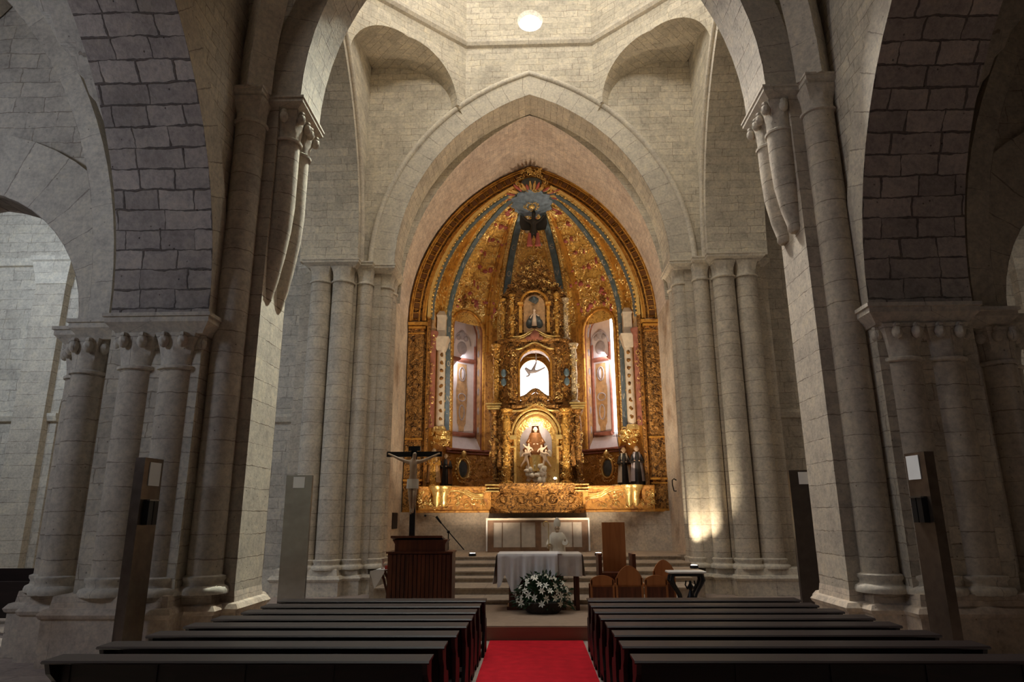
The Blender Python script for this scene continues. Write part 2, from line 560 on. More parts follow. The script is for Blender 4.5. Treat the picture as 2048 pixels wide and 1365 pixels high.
def offset_poly(poly, d):
    n = len(poly)
    A = sum(poly[i][0] * poly[(i + 1) % n][1] - poly[(i + 1) % n][0] * poly[i][1] for i in range(n))
    sg = 1 if A > 0 else -1
    out = []
    for i in range(n):
        p0 = Vector(poly[i - 1]); p1 = Vector(poly[i]); p2 = Vector(poly[(i + 1) % n])
        e1 = (p1 - p0).normalized(); e2 = (p2 - p1).normalized()
        n1 = Vector((e1.y, -e1.x)) * sg; n2 = Vector((e2.y, -e2.x)) * sg
        b = n1 + n2
        if b.length < 1e-6: b = n1
        b = b / max(b.dot(n1), 0.3)
        out.append((p1.x + b.x * d, p1.y + b.y * d))
    return out

def stack(mb, poly, levels):
    """levels: (offset, z) from bottom to top: a moulded block with a polygonal plan"""
    rows = []; uvs = []
    for d, z in levels:
        q = offset_poly(poly, d) if d else list(poly)
        rows.append([(p[0], p[1], z) for p in q])
        L = [0]
        for i in range(len(q)):
            a, b = q[i], q[(i + 1) % len(q)]
            L.append(L[-1] + math.hypot(a[0] - b[0], a[1] - b[1]))
        uvs.append([(l, z) for l in L])
    mb.grid(rows, uvs, close=True)
    mb.poly(rows[0][::-1]); mb.poly(rows[-1])
    return mb

ZS = 9.87      # spring of the high arches
ZA = 16.05
CH = 4.40
P_HIGH = arch(CH, ZS, ZA, 16)
# arcade arch: profile in (y, z)
P_ARC = arch(4.35, 5.37, 10.85, 14, cx=10.65 - 4.35)
P_LAT = arch(3.38, ZS, 16.0, 14, cx=16.25)

fl = MB().box(-19, 19, -10, 24.5, -0.2, 0.0)
struct('floor', fl, M['floor'])

YC = 20.25
for sx, side in ((-1, 'north'), (1, 'south')):
    # arcade wall of the nave with its low arch, then the lateral wall of the crossing with its tall arch
    m = MB()
    wall_with_arch(m, 1.0, 11.25, 0.0, 17.6, offset(P_ARC, 0.02), 5.5, 7.05, 'x')
    m.box(5.5, 7.05, 1.0, 1.95, 0.0, 5.4)
    struct('wall_nave_' + side, mir(m, sx), M['rubble'], 0)
    m = MB()
    lat = offset(P_LAT, 0.02)
    wall_with_arch(m, 12.3, 21.4, ZS, 22.5, lat, 5.5, 7.2, 'x')
    m.box(5.5, 7.1, 11.25, 12.3, 5.4, 22.5)
    struct('wall_crossing_' + side, mir(m, sx), M['rubble'], 0)
    # aisle: cross wall with transverse arch, outer wall, end wall of transept
    m = MB()
    pa = arch(2.5, 5.37, 8.15, 12, cx=10.62)
    wall_with_arch(m, 7.1, 14.1, 0.0, 14.0, pa, 11.45, 12.2, 'y')
    struct('wall_aisle_cross_' + side, mir(m, sx), M['wall'], 0)
    m = MB().box(14.0, 14.6, -4, 12.2, 0, 14)
    struct('wall_aisle_' + side, mir(m, sx), M['wall'], 0)
    m = MB().box(18.4, 19.0, 12.2, 23.0, 0, 16.0)
    m.box(14.0, 19.0, 11.9, 12.2, 0, 16.0)
    struct('wall_transept_' + side, mir(m, sx), M['wall'], 0)
    # transept east wall: chapel recess between x 9.0 and 15.3
    m = MB()
    pc = arch(2.9, 5.2, 9.2, 12, cx=12.2)
    wall_with_arch(m, 7.1, 19.0, 0.0, 16.0, pc, 20.9, 21.6, 'y')
    m.box(9.0, 15.4, 22.9, 23.2, 0, 9.6)
    m.box(9.0, 9.2, 21.6, 22.9, 0, 9.6); m.box(15.2, 15.4, 21.6, 22.9, 0, 9.6)
    m.box(9.0, 15.4, 21.6, 23.2, 9.3, 9.6)
    struct('wall_transept_east_' + side, mir(m, sx), M['wall'], 0)
    # roofs over the aisle and transept
    m = MB().box(7.05, 19, 12.2, 23.2, 16.0, 16.4)
    struct('ceiling_transept_' + side, mir(m, sx), M['wall'], 0)

# nave vault (groin) as a surface z = max of two pointed barrels
def prof_z(u, half, zs, za):
    rise = za - zs
    Rr = (half * half + rise * rise) / (2 * half)
    d = Rr - half + min(abs(u), half)
    return zs + math.sqrt(max(Rr * Rr - d * d, 0))
def groin(x0, x1, y0, y1, zs, za, nx=48, ny=40):
    cx, cy = (x0 + x1) / 2, (y0 + y1) / 2
    hx, hy = (x1 - x0) / 2, (y1 - y0) / 2
    rows = []; uvs = []
    for j in range(ny + 1):
        v = -math.cos(PI * j / ny) * hy
        row = []; u_ = []
        for i in range(nx + 1):
            u = -math.cos(PI * i / nx) * hx
            a = prof_z(u, hx, zs, za); b = prof_z(v, hy, zs, za)
            z = max(a, b)
            row.append((cx + u, cy + v, z))
            u_.append((cy + v, cx + u + z) if a > b else (cx + u, cy + v + z))
        rows.append(row); uvs.append(u_)
    return MB().grid(rows, uvs)
struct('ceiling_nave', groin(-5.5, 5.5, 1.3, 11.2, ZS + 0.05, 17.4), M['rubble'], 30)
m = MB().box(-5.5, 5.5, -6, 1.3, 17.4, 17.8)
struct('ceiling_nave_west', m, M['rubble'], 0)
for sx, side in ((-1, 'north'), (1, 'south')):
    g = groin(7.12, 14.0, 1.0, 11.44, 5.5, 13.0)
    struct('ceiling_aisle_' + side, mir(g, sx), M['wall'], 30)

# west wall of the crossing above the transverse arch
m = MB()
wall_with_arch(m, -5.5, 5.5, ZS, 22.5, offset(P_HIGH, 0.45), 11.25, 12.25, 'y')
struct('wall_crossing_west', m, M['rubble'], 0)

# east wall of the crossing with the chancel arch
m = MB()
wall_with_arch(m, -5.5, 5.5, ZS, 18.1, offset(P_HIGH, 0.05), YC, 21.35, 'y')
struct('wall_crossing_east', m, M['rubble'], 0)

# chancel: pointed barrel and side walls
P_CV = arch(4.80, 9.5, 16.0, 18)
m = MB()
L = arclen(P_CV)
ys = [21.35 + (26.0 - 21.35) * k / 6 for k in range(7)]
m.grid([[(p[0], y, p[1]) for p in P_CV] for y in ys], [[(y, l) for l in L] for y in ys])
struct('ceiling_chancel', m, M['vaultpink'], 40)
m = MB()
# closing rim between the chancel arch and the wider barrel behind it
m.grid([[(p[0], 21.35, p[1]) for p in arch(4.4, 9.0, 16.05, 18)], [(p[0], 21.35, p[1] + 0.02) for p in arch(5.3, 9.0, 16.9, 18)]])
struct('wall_chancel_rim', m, M['rubble'], 0)
for sx, side in ((-1, 'north'), (1, 'south')):
    m = MB().box(4.80, 5.4, 21.3, 26.0, 0.0, 9.52)
    struct('wall_chancel_' + side, mir(m, sx), M['plaster'], 0)
# the apse wall seen under the altarpiece
m = MB()
n = 24
rows = []
for z in (0.6, 2.27):
    rows.append([(0.06 + 4.9 * math.cos(PI * i / n), 24.72 + 0.5 * math.sin(PI * i / n), z) for i in range(n + 1)])
m.grid(rows)
m.box(-5.4, 5.4, 29.4, 29.7, 0, 17)
m.box(-5.6, -5.4, 26.0, 29.7, 0, 17); m.box(5.4, 5.6, 26.0, 29.7, 0, 17)
m.box(-5.6, 5.6, 26, 29.7, 17, 17.3)
struct('wall_apse', m, M['plaster'], 40)

# drum with its cornice, squinches and the round window
V8 = [(2.2, YC), (5.5, 17.2), (5.5, 15.0), (2.2, 11.95), (-2.2, 11.95), (-5.5, 15.0), (-5.5, 17.2), (-2.2, YC)]
def oct_rows(polys):
    rows = []; uvs = []
    for d, z in polys:
        q = offset_poly(V8, d)
        L = [0]
        for i in range(8):
            a, b = q[i], q[(i + 1) % 8]; L.append(L[-1] + math.hypot(a[0] - b[0], a[1] - b[1]))
        rows.append([(p[0], p[1], z) for p in q]); uvs.append([(l, z) for l in L])
    return rows, uvs
m = MB()
# seven sides of the drum whole, the east one with a round hole
DT = 24.0
for i in range(7):
    a, b = V8[i], V8[i + 1]
    L0 = math.hypot(a[0] - b[0], a[1] - b[1])
    m.poly([(a[0], a[1], 18.1), (b[0], b[1], 18.1), (b[0], b[1], DT), (a[0], a[1], DT)], [(i * 4, 18.1), (i * 4 + L0, 18.1), (i * 4 + L0, DT), (i * 4, DT)])
OC = (0.06, 19.08); ORR = 0.385; ORO = 0.45
k = 32
outer = []
for i in range(k):
    a = 2 * PI * i / k
    dx, dz = math.cos(a), math.sin(a)
    s_ = 1.0
    cand = []
    if dx > 1e-6: cand.append((2.2 - OC[0]) / dx)
    if dx < -1e-6: cand.append((-2.2 - OC[0]) / dx)
    if dz > 1e-6: cand.append((21.0 - OC[1]) / dz)
    if dz < -1e-6: cand.append((18.1 - OC[1]) / dz)
    t_ = min(cand)
    outer.append((OC[0] + dx * t_, OC[1] + dz * t_))
inn = [(OC[0] + ORO * math.cos(2 * PI * i / k), OC[1] + ORO * math.sin(2 * PI * i / k)) for i in range(k)]
inn2 = [(OC[0] + ORR * math.cos(2 * PI * i / k), OC[1] - 0.0 + ORR * math.sin(2 * PI * i / k)) for i in range(k)]
m.grid([[(p[0], YC, p[1]) for p in outer], [(p[0], YC, p[1]) for p in inn]], close=True)
m.grid([[(p[0], YC, p[1]) for p in inn], [(p[0], YC + 0.18, p[1]) for p in inn2]], close=True)
for c_ in ((2.2, 21.0), (-2.2, 21.0), (2.2, 18.1), (-2.2, 18.1)):
    near = sorted(outer, key=lambda p: math.hypot(p[0] - c_[0], p[1] - c_[1]))[:2]
    m.poly([(c_[0], YC, c_[1]), (near[0][0], YC, near[0][1]), (near[1][0], YC, near[1][1])])
m.poly([(-2.2, YC, 21.0), (2.2, YC, 21.0), (2.2, YC, DT), (-2.2, YC, DT)])
struct('wall_drum', m, M['rubble'], 0)
m = MB()
r_, u_ = oct_rows([(0.0, DT), (-1.2, 25.6), (-2.6, 26.6), (-3.6, 27.0)])
m.grid(r_, u_, close=True); m.poly(r_[-1])
struct('ceiling_dome', m, M['rubble'], 0)
pane = MB()
pane.poly([(OC[0] + ORR * math.cos(2 * PI * i / k), YC + 0.18, OC[1] + ORR * math.sin(2 * PI * i / k)) for i in range(k)])
M['daypane'] = plain('daylight_pane', (1, 1, 1, 1), 0.3, emit=(0.97, 0.98, 1.0, 1), estr=5.0)
struct('window_1', pane, M['daypane'], 0)
# cornice under the drum
m = MB()
pr = [(0, 0), (0.10, 0.05), (0.16, 0.16), (0.16, 0.26), (0, 0.26)]
q = [(p[0], p[1], 18.0) for p in V8]
rows = []
for a, b in pr:
    rows.append([(p[0], p[1], 17.98 + b) for p in offset_poly(V8, -a)])
m.grid(rows, close=True)
struct('trim_1', m, M['dressed'], 0)

# squinches in the two eastern corners
def squinch(sx):
    A = Vector((2.2, YC, 0)); B = Vector((5.5, 17.2, 0))
    D = B - A; Ln = D.length
    t0, t1 = 0.075, 0.97
    pr = arch(Ln * (t1 - t0) / 2, 15.6, 17.25, 12, cx=Ln * (t0 + t1) / 2)
    outw = Vector((D.y * -1, D.x, 0)).normalized()
    if outw.x < 0: outw = -outw
    dn = D.normalized()
    face = MB(); sof = MB()
    top = [A + dn * s_ for s_, z in pr]
    P1 = [(A.x + dn.x * s_, A.y + dn.y * s_, z) for s_, z in pr]
    P0 = [(p[0], p[1], 18.1) for p in P1]
    face.grid([P0, P1], [[(s_, 18.1) for s_, z in pr], [(s_, z) for s_, z in pr]])
    face.poly([(A.x, A.y, 15.6), P1[0], P0[0], (A.x, A.y, 18.1)], [(0, 15.6), (pr[0][0], 15.6), (pr[0][0], 18.1), (0, 18.1)])
    face.poly([P1[-1], (B.x, B.y, 15.6), (B.x, B.y, 18.1), P0[-1]], [(pr[-1][0], 15.6), (Ln, 15.6), (Ln, 18.1), (pr[-1][0], 18.1)])
    back = []
    for p in P1:
        t = 1e9
        if outw.x > 1e-6: t = min(t, (5.52 - p[0]) / outw.x)
        if outw.y > 1e-6: t = min(t, (YC + 0.02 - p[1]) / outw.y)
        back.append((p[0] + outw.x * t, p[1] + outw.y * t, p[2]))
    # close the small under-sides of the two feet
    L = arclen(pr)
    sof.grid([P1, back], [[(0, l) for l in L], [(1.5, l) for l in L]])
    for pt, q in ((P1[0], (A.x, A.y)), (P1[-1], (B.x, B.y))):
        s2 = back[0] if pt is P1[0] else back[-1]
        sof.poly([pt, s2, (q[0], q[1], 15.2)])
    t = thing('squinch_arch', (sx * 3.9, 18.7, 15.6), 'pointed corner arch of the dome %s the chancel arch, pale limestone' % ('left of' if sx < 0 else 'right of'), 'arch', 'corner arches under the drum')
    build('arch_face', mir(face, sx), M['rubble'], t, smooth=0)
    build('soffit', mir(sof, sx), M['rubble'], t, smooth=40)
squinch(-1); squinch(1)

# ------------------------------------------------------------------ arches as things
def arch_thing(name, label, prof, dep, a, b, axis, mface, msof, sx=1, hood=None, group=None, cat='arch', loc=None):
    out = offset(prof, dep)
    fm, sm = MB(), MB()
    def P(p, h): return {'y': (p[0], h, p[1]), 'x': (h, p[0], p[1])}[axis]
    L = arclen(prof)
    sm.grid([[P(p, a) for p in prof], [P(p, b) for p in prof]], [[(0, l) for l in L], [(abs(b - a), l) for l in L]])
    fm.grid([[P(p, b) for p in out], [P(p, a) for p in out]], [[(0, l) for l in L], [(1, l) for l in L]])
    for h, fl_ in ((a, False), (b, True)):
        fm.grid([[P(p, h) for p in out], [P(p, h) for p in prof]], [[(l, dep) for l in L], [(l, 0.0) for l in L]], flip=fl_)
    for i in (0, -1):
        fm.poly([P(prof[i], a), P(out[i], a), P(out[i], b), P(prof[i], b)])
    mid = P(prof[0], a)
    t = thing(name, loc or (mid[0] * sx, mid[1], mid[2]), label, cat, group)
    build('voussoir_ring', mir(fm, sx), mface, t, smooth=30)
    build('soffit', mir(sm, sx), msof, t, smooth=30)
    if hood:
        d, r_, fac = hood
        pth = [P(p, fac) for p in offset(prof, d)]
        hm = MB().tube(pth, r_, 8)
        build('hood_mould', mir(hm, sx), M['dressed'], t, smooth=60)
    return t
arch_thing('chancel_arch', 'broad pointed stone arch framing the gilded altarpiece', P_HIGH, 0.72, YC - 0.07, 21.4, 'y', M['vouss'], M['rubble'], hood=(0.78, 0.10, YC - 0.06))
arch_thing('transverse_arch', 'shadowed pointed nave arch cut off by the top of the picture', P_HIGH, 0.62, 11.18, 12.32, 'y', M['vouss'], M['wall'])
for sx in (-1, 1):
    sd = 'pale worn soffit left of the centre' if sx < 0 else 'dark soffit at the right side'
    arch_thing('arcade_arch', ('grey brown blocks, low arch above the left clustered pier' if sx < 0 else 'almost black low arch above the right clustered pier'),
               P_ARC, 0.55, 5.44, 7.1, 'x', M['vouss'], M['ashlar'], sx, group='low arches of the nave arcade')
    arch_thing('crossing_arch', ('tall arch with thin moulding over the left transept' if sx < 0 else 'tall arch with thin moulding over the right transept'),
               P_LAT, 0.45, 5.44, 7.26, 'x', M['vouss'], M['rubble'], sx, hood=(0.32, 0.09, 5.42), group='tall side arches of the crossing')
    t = arch_thing('aisle_arch', ('bluish lit arch of big voussoirs in the left aisle' if sx < 0 else 'unlit arch at the mouth of the right aisle'),
               arch(2.5, 5.37, 8.15, 12, cx=10.62), 1.2, 11.32, 12.3, 'y', M['vouss'], M['ashlar'], sx, group='arches across the aisles')
    # wall rib and diagonal rib of the aisle vault
    pr = arch(3.05, 5.4, 12.6, 16, cx=10.62)
    m = MB().sweep([(p[0], 11.22, p[1]) for p in pr], [(-0.19, -0.2), (0.19, -0.2), (0.19, 0.2), (-0.19, 0.2)], ref=(0, 1, 0))
    o = build('vault_rib', mir(m, sx), M['dressed'], loc=(sx * 7.3, 11.22, 5.4))
    tag(o, 'curved wall rib of the %s aisle vault beside the low arcade arch' % ('bluish left' if sx < 0 else 'dark right'), 'rib', 'ribs of the vaults')
    # diagonal rib of the nave vault
    pth = [(-x, 6.25 + (11.0 - 6.25) * (-x / 5.22), z) for x, z in arch(5.22, 9.86, 17.1, 16)[:17]]
    m = MB().sweep(pth, [(-0.24, -0.2), (0.24, -0.2), (0.24, 0.2), (-0.24, 0.2)], ref=(0, 0, 1))
    o = build('vault_rib', mir(m, sx), M['dressed'], loc=(sx * 5.22, 11.0, 9.9))
    tag(o, 'heavy diagonal rib rising from the tall shaft on the %s nave pier' % ('left' if sx < 0 else 'right'), 'rib', 'ribs of the vaults')

# ------------------------------------------------------------------ piers
def shaft(cx, cy, r, z0, z1, n=20):
    prof = [(r, z0)]
    k = max(1, int((z1 - z0) / 1.2))
    for i in range(1, k + 1): prof.append((r, z0 + (z1 - z0) * i / k))
    return MB().lathe(prof, cx, cy, n=n, capt=False)

def att_base(mb, cx, cy, r, z):
    """attic base sitting at z, returns top"""
    prof = [(r * 1.42, z), (r * 1.45, z + 0.05), (r * 1.38, z + 0.10), (r * 1.15, z + 0.13), (r * 1.12, z + 0.18), (r * 1.22, z + 0.22), (r * 1.22, z + 0.26), (r, z + 0.28)]
    mb.lathe(prof, cx, cy, n=20, capt=False)

def capital(cx, cy, r, z0, z1, sq=1.32, leaves=0, n=24, ang=0):
    mb = MB()
    # astragal
    pts = []
    for i in range(n):
        a = 2 * PI * i / n
        pts.append((cx + r * 1.05 * math.cos(a), cy + r * 1.05 * math.sin(a), z0 + 0.02))
    pts.append(pts[0])
    prof = [(r, z0 - 0.03), (r * 1.14, z0 - 0.015), (r * 1.16, z0 + 0.025), (r * 1.02, z0 + 0.05)]
    mb.lathe(prof, cx, cy, n=n, capt=False)
    rows = []
    for k in range(9):
        t = k / 8.0
        z = z0 + 0.05 + (z1 - z0 - 0.05) * t
        row = []
        for i in range(n):
            a = 2 * PI * i / n
            c_, s_ = math.cos(a), math.sin(a)
            sqr = 1 / max(abs(c_), abs(s_))
            e = t ** 2.2
            rad = r * (1 + (sq - 1) * e) * ((1 - e) + e * min(sqr, 1.32))
            # upright leaf ridges
            rad *= 1 + 0.05 * math.sin(PI * t) * math.cos(4 * a * 2)
            row.append((cx + rad * c_, cy + rad * s_, z))
        rows.append(row)
    mb.grid(rows, close=True)
    mb.poly(rows[-1])
    if leaves:
        for i in range(leaves):
            a = 2 * PI * (i + 0.5) / leaves
            rr = r * (sq + 0.02) * min(1 / max(abs(math.cos(a)), abs(math.sin(a))), 1.25)
            mb.blob((cx + rr * math.cos(a), cy + rr * math.sin(a), z0 + (z1 - z0) * 0.74), (0.085, 0.085, 0.11), 8, 6)
            mb.blob((cx + rr * 1.03 * math.cos(a), cy + rr * 1.03 * math.sin(a), z1 - 0.05), (0.06, 0.06, 0.06), 6, 5)
    return mb

def pier(sx, dy, low, label, z0=0.0, zc=5.05, outer=8.15):
    """clustered pier; low: its west capitals carry the low arcade"""
    X = lambda mb: mir(mb, sx)
    base = thing('stone_pier', (sx * 6.2, 11.6 + dy, z0), label, 'pier', 'clustered piers of the crossing')
    ox = outer
    plan = [(4.72, 12.4), (4.72, 11.12), (4.95, 11.12), (4.95, 10.83), (5.42, 10.83), (5.42, 10.43), (7.32, 10.43), (7.32, 10.85)]
    plan += ([(7.95, 10.85), (7.95, 11.2), (8.42, 11.2), (8.42, 12.9)] if ox > 8 else [(7.45, 10.85), (7.45, 12.9)]) + [(4.95, 12.9), (4.95, 12.4)]
    plan = [(a, b + dy) for a, b in plan]
    m = MB()
    stack(m, plan, [(0, z0), (0, z0 + 0.66), (0.03, z0 + 0.68), (0.05, z0 + 0.73), (0.0, z0 + 0.80), (-0.06, z0 + 0.82), (-0.08, z0 + 0.98), (-0.16, z0 + 1.0)])
    build('plinth', X(m), M['plaster' if low else 'dressed'], base, smooth=30)
    zp = z0 + 1.0 if low else 0.62
    if not low:
        m = MB(); stack(m, offset_poly(plan, -0.03), [(0, 0.2), (0, 0.66), (0.02, 0.70), (-0.1, 0.76)])
    core = [(4.8, 12.3), (4.8, 11.2), (5.12, 11.2), (5.12, 11.05), (5.5, 11.05), (5.5, 10.98), (7.1, 10.98), (7.1, 11.1)]
    core += ([(7.5, 11.1), (7.5, 11.35), (8.1, 11.35), (8.1, 12.9)] if ox > 8 else [(7.3, 11.1), (7.3, 12.9)]) + [(5.12, 12.9), (5.12, 12.3)]
    core = [(a, b + dy) for a, b in core]
    ztop = 5.35 if low else ZS
    m = MB().prism(core, z0 + 0.9, ztop)
    build('core', X(m), M['drum'], base, smooth=30)
    if low:
        up_ = [(4.8, 12.3), (4.8, 11.2), (5.12, 11.2), (5.12, 11.05), (5.56, 11.05), (5.56, 12.9), (5.12, 12.9), (5.12, 12.3)]
        m = MB().prism([(a, b + dy) for a, b in up_], ztop, ZS)
        build('upper_core', X(m), M['drum'], base, smooth=30)
    cols = [(5.9, 10.87, 0.325, 1), (6.57, 10.87, 0.325, 1)]
    zcap0 = 4.48 if low else 9.18
    zcap1 = 5.06 if low else 9.66
    zb = z0 + 0.98
    for cx, cy, r, _ in cols:
        s_ = shaft(cx, cy + dy, r, zb + 0.2, zcap0)
        build('shaft', X(s_), M['drum'], base, smooth=60)
        b_ = MB(); att_base(b_, cx, cy + dy, r, zb - 0.02); build('shaft_base', X(b_), M['dressed'], base, smooth=50)
        c_ = capital(cx, cy + dy, r, zcap0, zcap1, 1.12 if low else 1.1, 8 if low else 0)
        build('capital', X(c_), M['dressed'], base, smooth=40)
    # corner shaft that carries the diagonal rib
    r = 0.27 if low else 0.24
    cy = 11.1 + dy; cx = 5.26
    s_ = shaft(cx, cy, r, zb + 0.2, 9.2)
    build('shaft', X(s_), M['drum'], base, smooth=60)
    b_ = MB(); att_base(b_, cx, cy, r, zb - 0.02); build('shaft_base', X(b_), M['dressed'], base, smooth=50)
    build('capital', X(capital(cx, cy, r, 9.2, 9.68, 1.15)), M['dressed'], base, smooth=40)
    if low:
        for cx, cy in ((7.62, 11.08), (8.0, 11.5), (8.0, 12.05)):
            build('shaft', X(shaft(cx, cy + dy, 0.25, zb + 0.2, zcap0)), M['drum'], base, smooth=60)
            b_ = MB(); att_base(b_, cx, cy + dy, 0.25, zb - 0.02); build('shaft_base', X(b_), M['dressed'], base, smooth=50)
            build('capital', X(capital(cx, cy + dy, 0.25, zcap0, zcap1, 1.15, 8)), M['dressed'], base, smooth=40)
    # abaci
    if low:
        ab = [(5.32, 11.1), (5.32, 10.42), (7.05, 10.42), (7.05, 10.72), (7.85, 10.72), (7.85, 11.15), (8.4, 11.15), (8.4, 12.5), (7.1, 12.5), (7.1, 11.1)]
        ab = [(a, b + dy) for a, b in ab]
        m = MB(); stack(m, ab, [(-0.14, 5.05), (-0.12, 5.09), (0.0, 5.22), (0.0, 5.30), (0.03, 5.31), (0.03, 5.37)])
        build('abacus', X(m), M['dressed'], base, smooth=30)
        ab = [(4.33, 12.42), (4.33, 11.12), (4.98, 11.12), (4.98, 10.78), (5.62, 10.78), (5.62, 11.3), (5.2, 12.42)]
    else:
        ab = [(4.33, 12.5), (4.33, 11.0), (4.98, 11.0), (4.98, 10.74), (5.35, 10.74), (5.35, 10.44), (7.1, 10.44), (7.1, 10.9), (7.4, 11.0), (7.4, 12.5)]
    ab = [(a, b + dy) for a, b in ab]
    m = MB(); stack(m, ab, [(-0.14, 9.62), (-0.12, 9.66), (0.0, 9.76), (0.0, 9.83), (0.02, 9.84), (0.02, 9.88)])
    build('abacus', X(m), M['dressed'], base, smooth=30)
    # shafts on the nave face: cut short on corbels in the nave, full in the chancel
    for k, cy in enumerate((11.5, 12.04)):
        cy += dy
        if low:
            zc0 = 9.05
            if sx < 0:
                pth = [(4.70, cy, 9.05), (4.70, cy, 8.4), (4.70, cy, 7.8), (4.73, cy, 7.3), (4.79, cy, 6.8), (4.86, cy, 6.3), (4.92, cy, 5.95)]
                rad = [0.235, 0.235, 0.235, 0.23, 0.22, 0.20, 0.17]
            else:
                pth = [(4.70, cy, 9.05), (4.70, cy, 8.5), (4.71, cy, 8.0), (4.74, cy, 7.5), (4.77, cy, 7.22), (4.78, cy, 7.14), (4.79, cy, 7.08)]
                rad = [0.25, 0.245, 0.23, 0.18, 0.135, 0.15, 0.11]
            build('corbelled_shaft', X(MB().tube(pth, rad, 18)), M['drum'], base, smooth=60)
            build('capital', X(capital(4.70, cy, 0.24, 9.05, 9.64, 1.2, 6)), M['dressed'], base, smooth=40)
        else:
            build('shaft', X(shaft(4.72, cy, 0.27, zb + 0.2, 9.18)), M['drum'], base, smooth=60)
            b_ = MB(); att_base(b_, 4.72, cy, 0.27, zb - 0.02); build('shaft_base', X(b_), M['dressed'], base, smooth=50)
            build('capital', X(capital(4.72, cy, 0.27, 9.18, 9.66, 1.1)), M['dressed'], base, smooth=40)
    return base
pier(-1, 0, True, 'near clustered pier at the left with curved tapering corbelled shafts')
pier(1, 0, True, 'near clustered pier at the right with blunt corbelled shafts, mostly in shadow')
pier(-1, 8.98, False, 'far clustered pier between the left transept and the chancel steps', z0=-0.28, outer=7.3)
pier(1, 8.98, False, 'far clustered pier right of the altarpiece, lit from its foot', z0=-0.28, outer=7.3)

# transept mouldings, pilasters
for sx, side in ((-1, 'left'), (1, 'right')):
    m = MB()
    for x0, x1, z in ((15.1, 18.4, 10.45), (7.4, 9.35, 5.1), (15.05, 18.4, 5.2)):
        m.sweep([(x0, 20.82, z), (x1, 20.82, z)], [(-0.12, -0.14), (0.02, -0.10), (0.08, 0.05), (0.08, 0.14), (-0.12, 0.14)][::-1], ref=(0, 0, 1))
    m.box(15.2, 18.4, 20.72, 20.95, 0.0, 0.62); m.box(7.3, 9.1, 20.7, 20.95, 0.0, 0.62)
    struct('trim_%d' % (2 if sx < 0 else 3), mir(m, sx), M['dressed'], 0)
    t = thing('wall_pilaster', (sx * 15.8, 20.7, 0), ('flat pilaster with block capital on the far wall, leftmost in the picture' if sx < 0 else 'flat pilaster on the far wall behind the dark aisle arch'), 'pilaster', 'pilasters of the transepts')
    build('shaft', mir(MB().box(15.35, 16.35, 20.62, 20.9, 0.0, 9.6), sx), M['drum'], t, smooth=0)
    cp = MB(); stack(cp, [(15.35, 20.62), (16.35, 20.62), (16.35, 20.9), (15.35, 20.9)], [(0, 9.6), (0.03, 9.62), (0.05, 9.9), (0.12, 10.2), (0.14, 10.35), (0.2, 10.4), (0.2, 10.55)])
    build('capital', mir(cp, sx), M['dressed'], t, smooth=0)

# ------------------------------------------------------------------ materials of the furnishings
M['darkwood'] = wood('dark_stained_wood', (0.008, 0.004, 0.003, 1), (0.018, 0.008, 0.006, 1), 0.5, 2.0, 0, spec=0.3)
M['redwood'] = wood('reddish_brown_wood', (0.05, 0.014, 0.006, 1), (0.16, 0.045, 0.018, 1), 0.4, 2.0, 2)
M['orangewood'] = wood('orange_brown_wood', (0.32, 0.11, 0.03, 1), (0.45, 0.17, 0.05, 1), 0.4, 1.5, 2)
M['platwood'] = wood('brown_platform_wood', (0.20, 0.09, 0.045, 1), (0.27, 0.13, 0.07, 1), 0.5, 1.0, 0)
M['carpet'] = plain('red_carpet', (0.50, 0.012, 0.022, 1), 0.95, bump=0.4, bscale=120, var=0.15, spec=0.1)
M['runner'] = plain('tan_mat', (0.33, 0.24, 0.17, 1), 0.9, bump=0.2, bscale=80, var=0.1, spec=0.1)
M['linen'] = plain('white_linen', (0.78, 0.75, 0.72, 1), 0.85, bump=0.15, bscale=60, var=0.05)
M['lace'] = plain('cream_lace_cloth', (0.60, 0.53, 0.45, 1), 0.9, bump=0.5, bscale=160, var=0.12)
M['leaf'] = plain('dark_green_leaves', (0.02, 0.06, 0.02, 1), 0.5, var=0.5)
M['petal'] = plain('white_lily_petals', (0.85, 0.82, 0.68, 1), 0.5, var=0.08)
M['basket'] = plain('dark_woven_basket', (0.03, 0.02, 0.015, 1), 0.8, bump=0.6, bscale=60)
M['black'] = plain('black_metal', (0.01, 0.01, 0.011, 1), 0.4, metal=0.3)
M['steel'] = plain('brushed_steel', (0.25, 0.25, 0.26, 1), 0.24, metal=1.0, var=0.1)
M['reflectbrown'] = plain('brown_stone_reflecting_metal', (0.17, 0.13, 0.10, 1), 0.3, metal=0.8, var=0.2)  # brown base colour stands in for stone reflected in the near right panel
M['bronze'] = plain('dark_bronzed_metal', (0.05, 0.04, 0.035, 1), 0.35, metal=0.5, var=0.2)
M['paper'] = plain('white_paper_sheet', (0.8, 0.8, 0.78, 1), 0.7, var=0.03)
M['flesh'] = plain('painted_pale_flesh', (0.42, 0.29, 0.18, 1), 0.5, var=0.15)
M['fleshpale'] = plain('painted_cream_flesh', (0.80, 0.62, 0.46, 1), 0.5, var=0.1)
M['whiterobe'] = plain('painted_white_robe', (0.72, 0.66, 0.55, 1), 0.55, bump=0.2, bscale=25, var=0.08)
M['brownrobe'] = plain('painted_brown_robe', (0.24, 0.10, 0.035, 1), 0.4, bump=0.3, bscale=20, var=0.3, metal=0.3)
M['blackrobe'] = plain('painted_black_robe', (0.02, 0.017, 0.015, 1), 0.45, bump=0.3, bscale=20, var=0.3)
M['marble'] = plain('white_marble_top', (0.7, 0.68, 0.63, 1), 0.3, var=0.1)
M['bookred'] = plain('red_book_cover', (0.35, 0.03, 0.02, 1), 0.5)
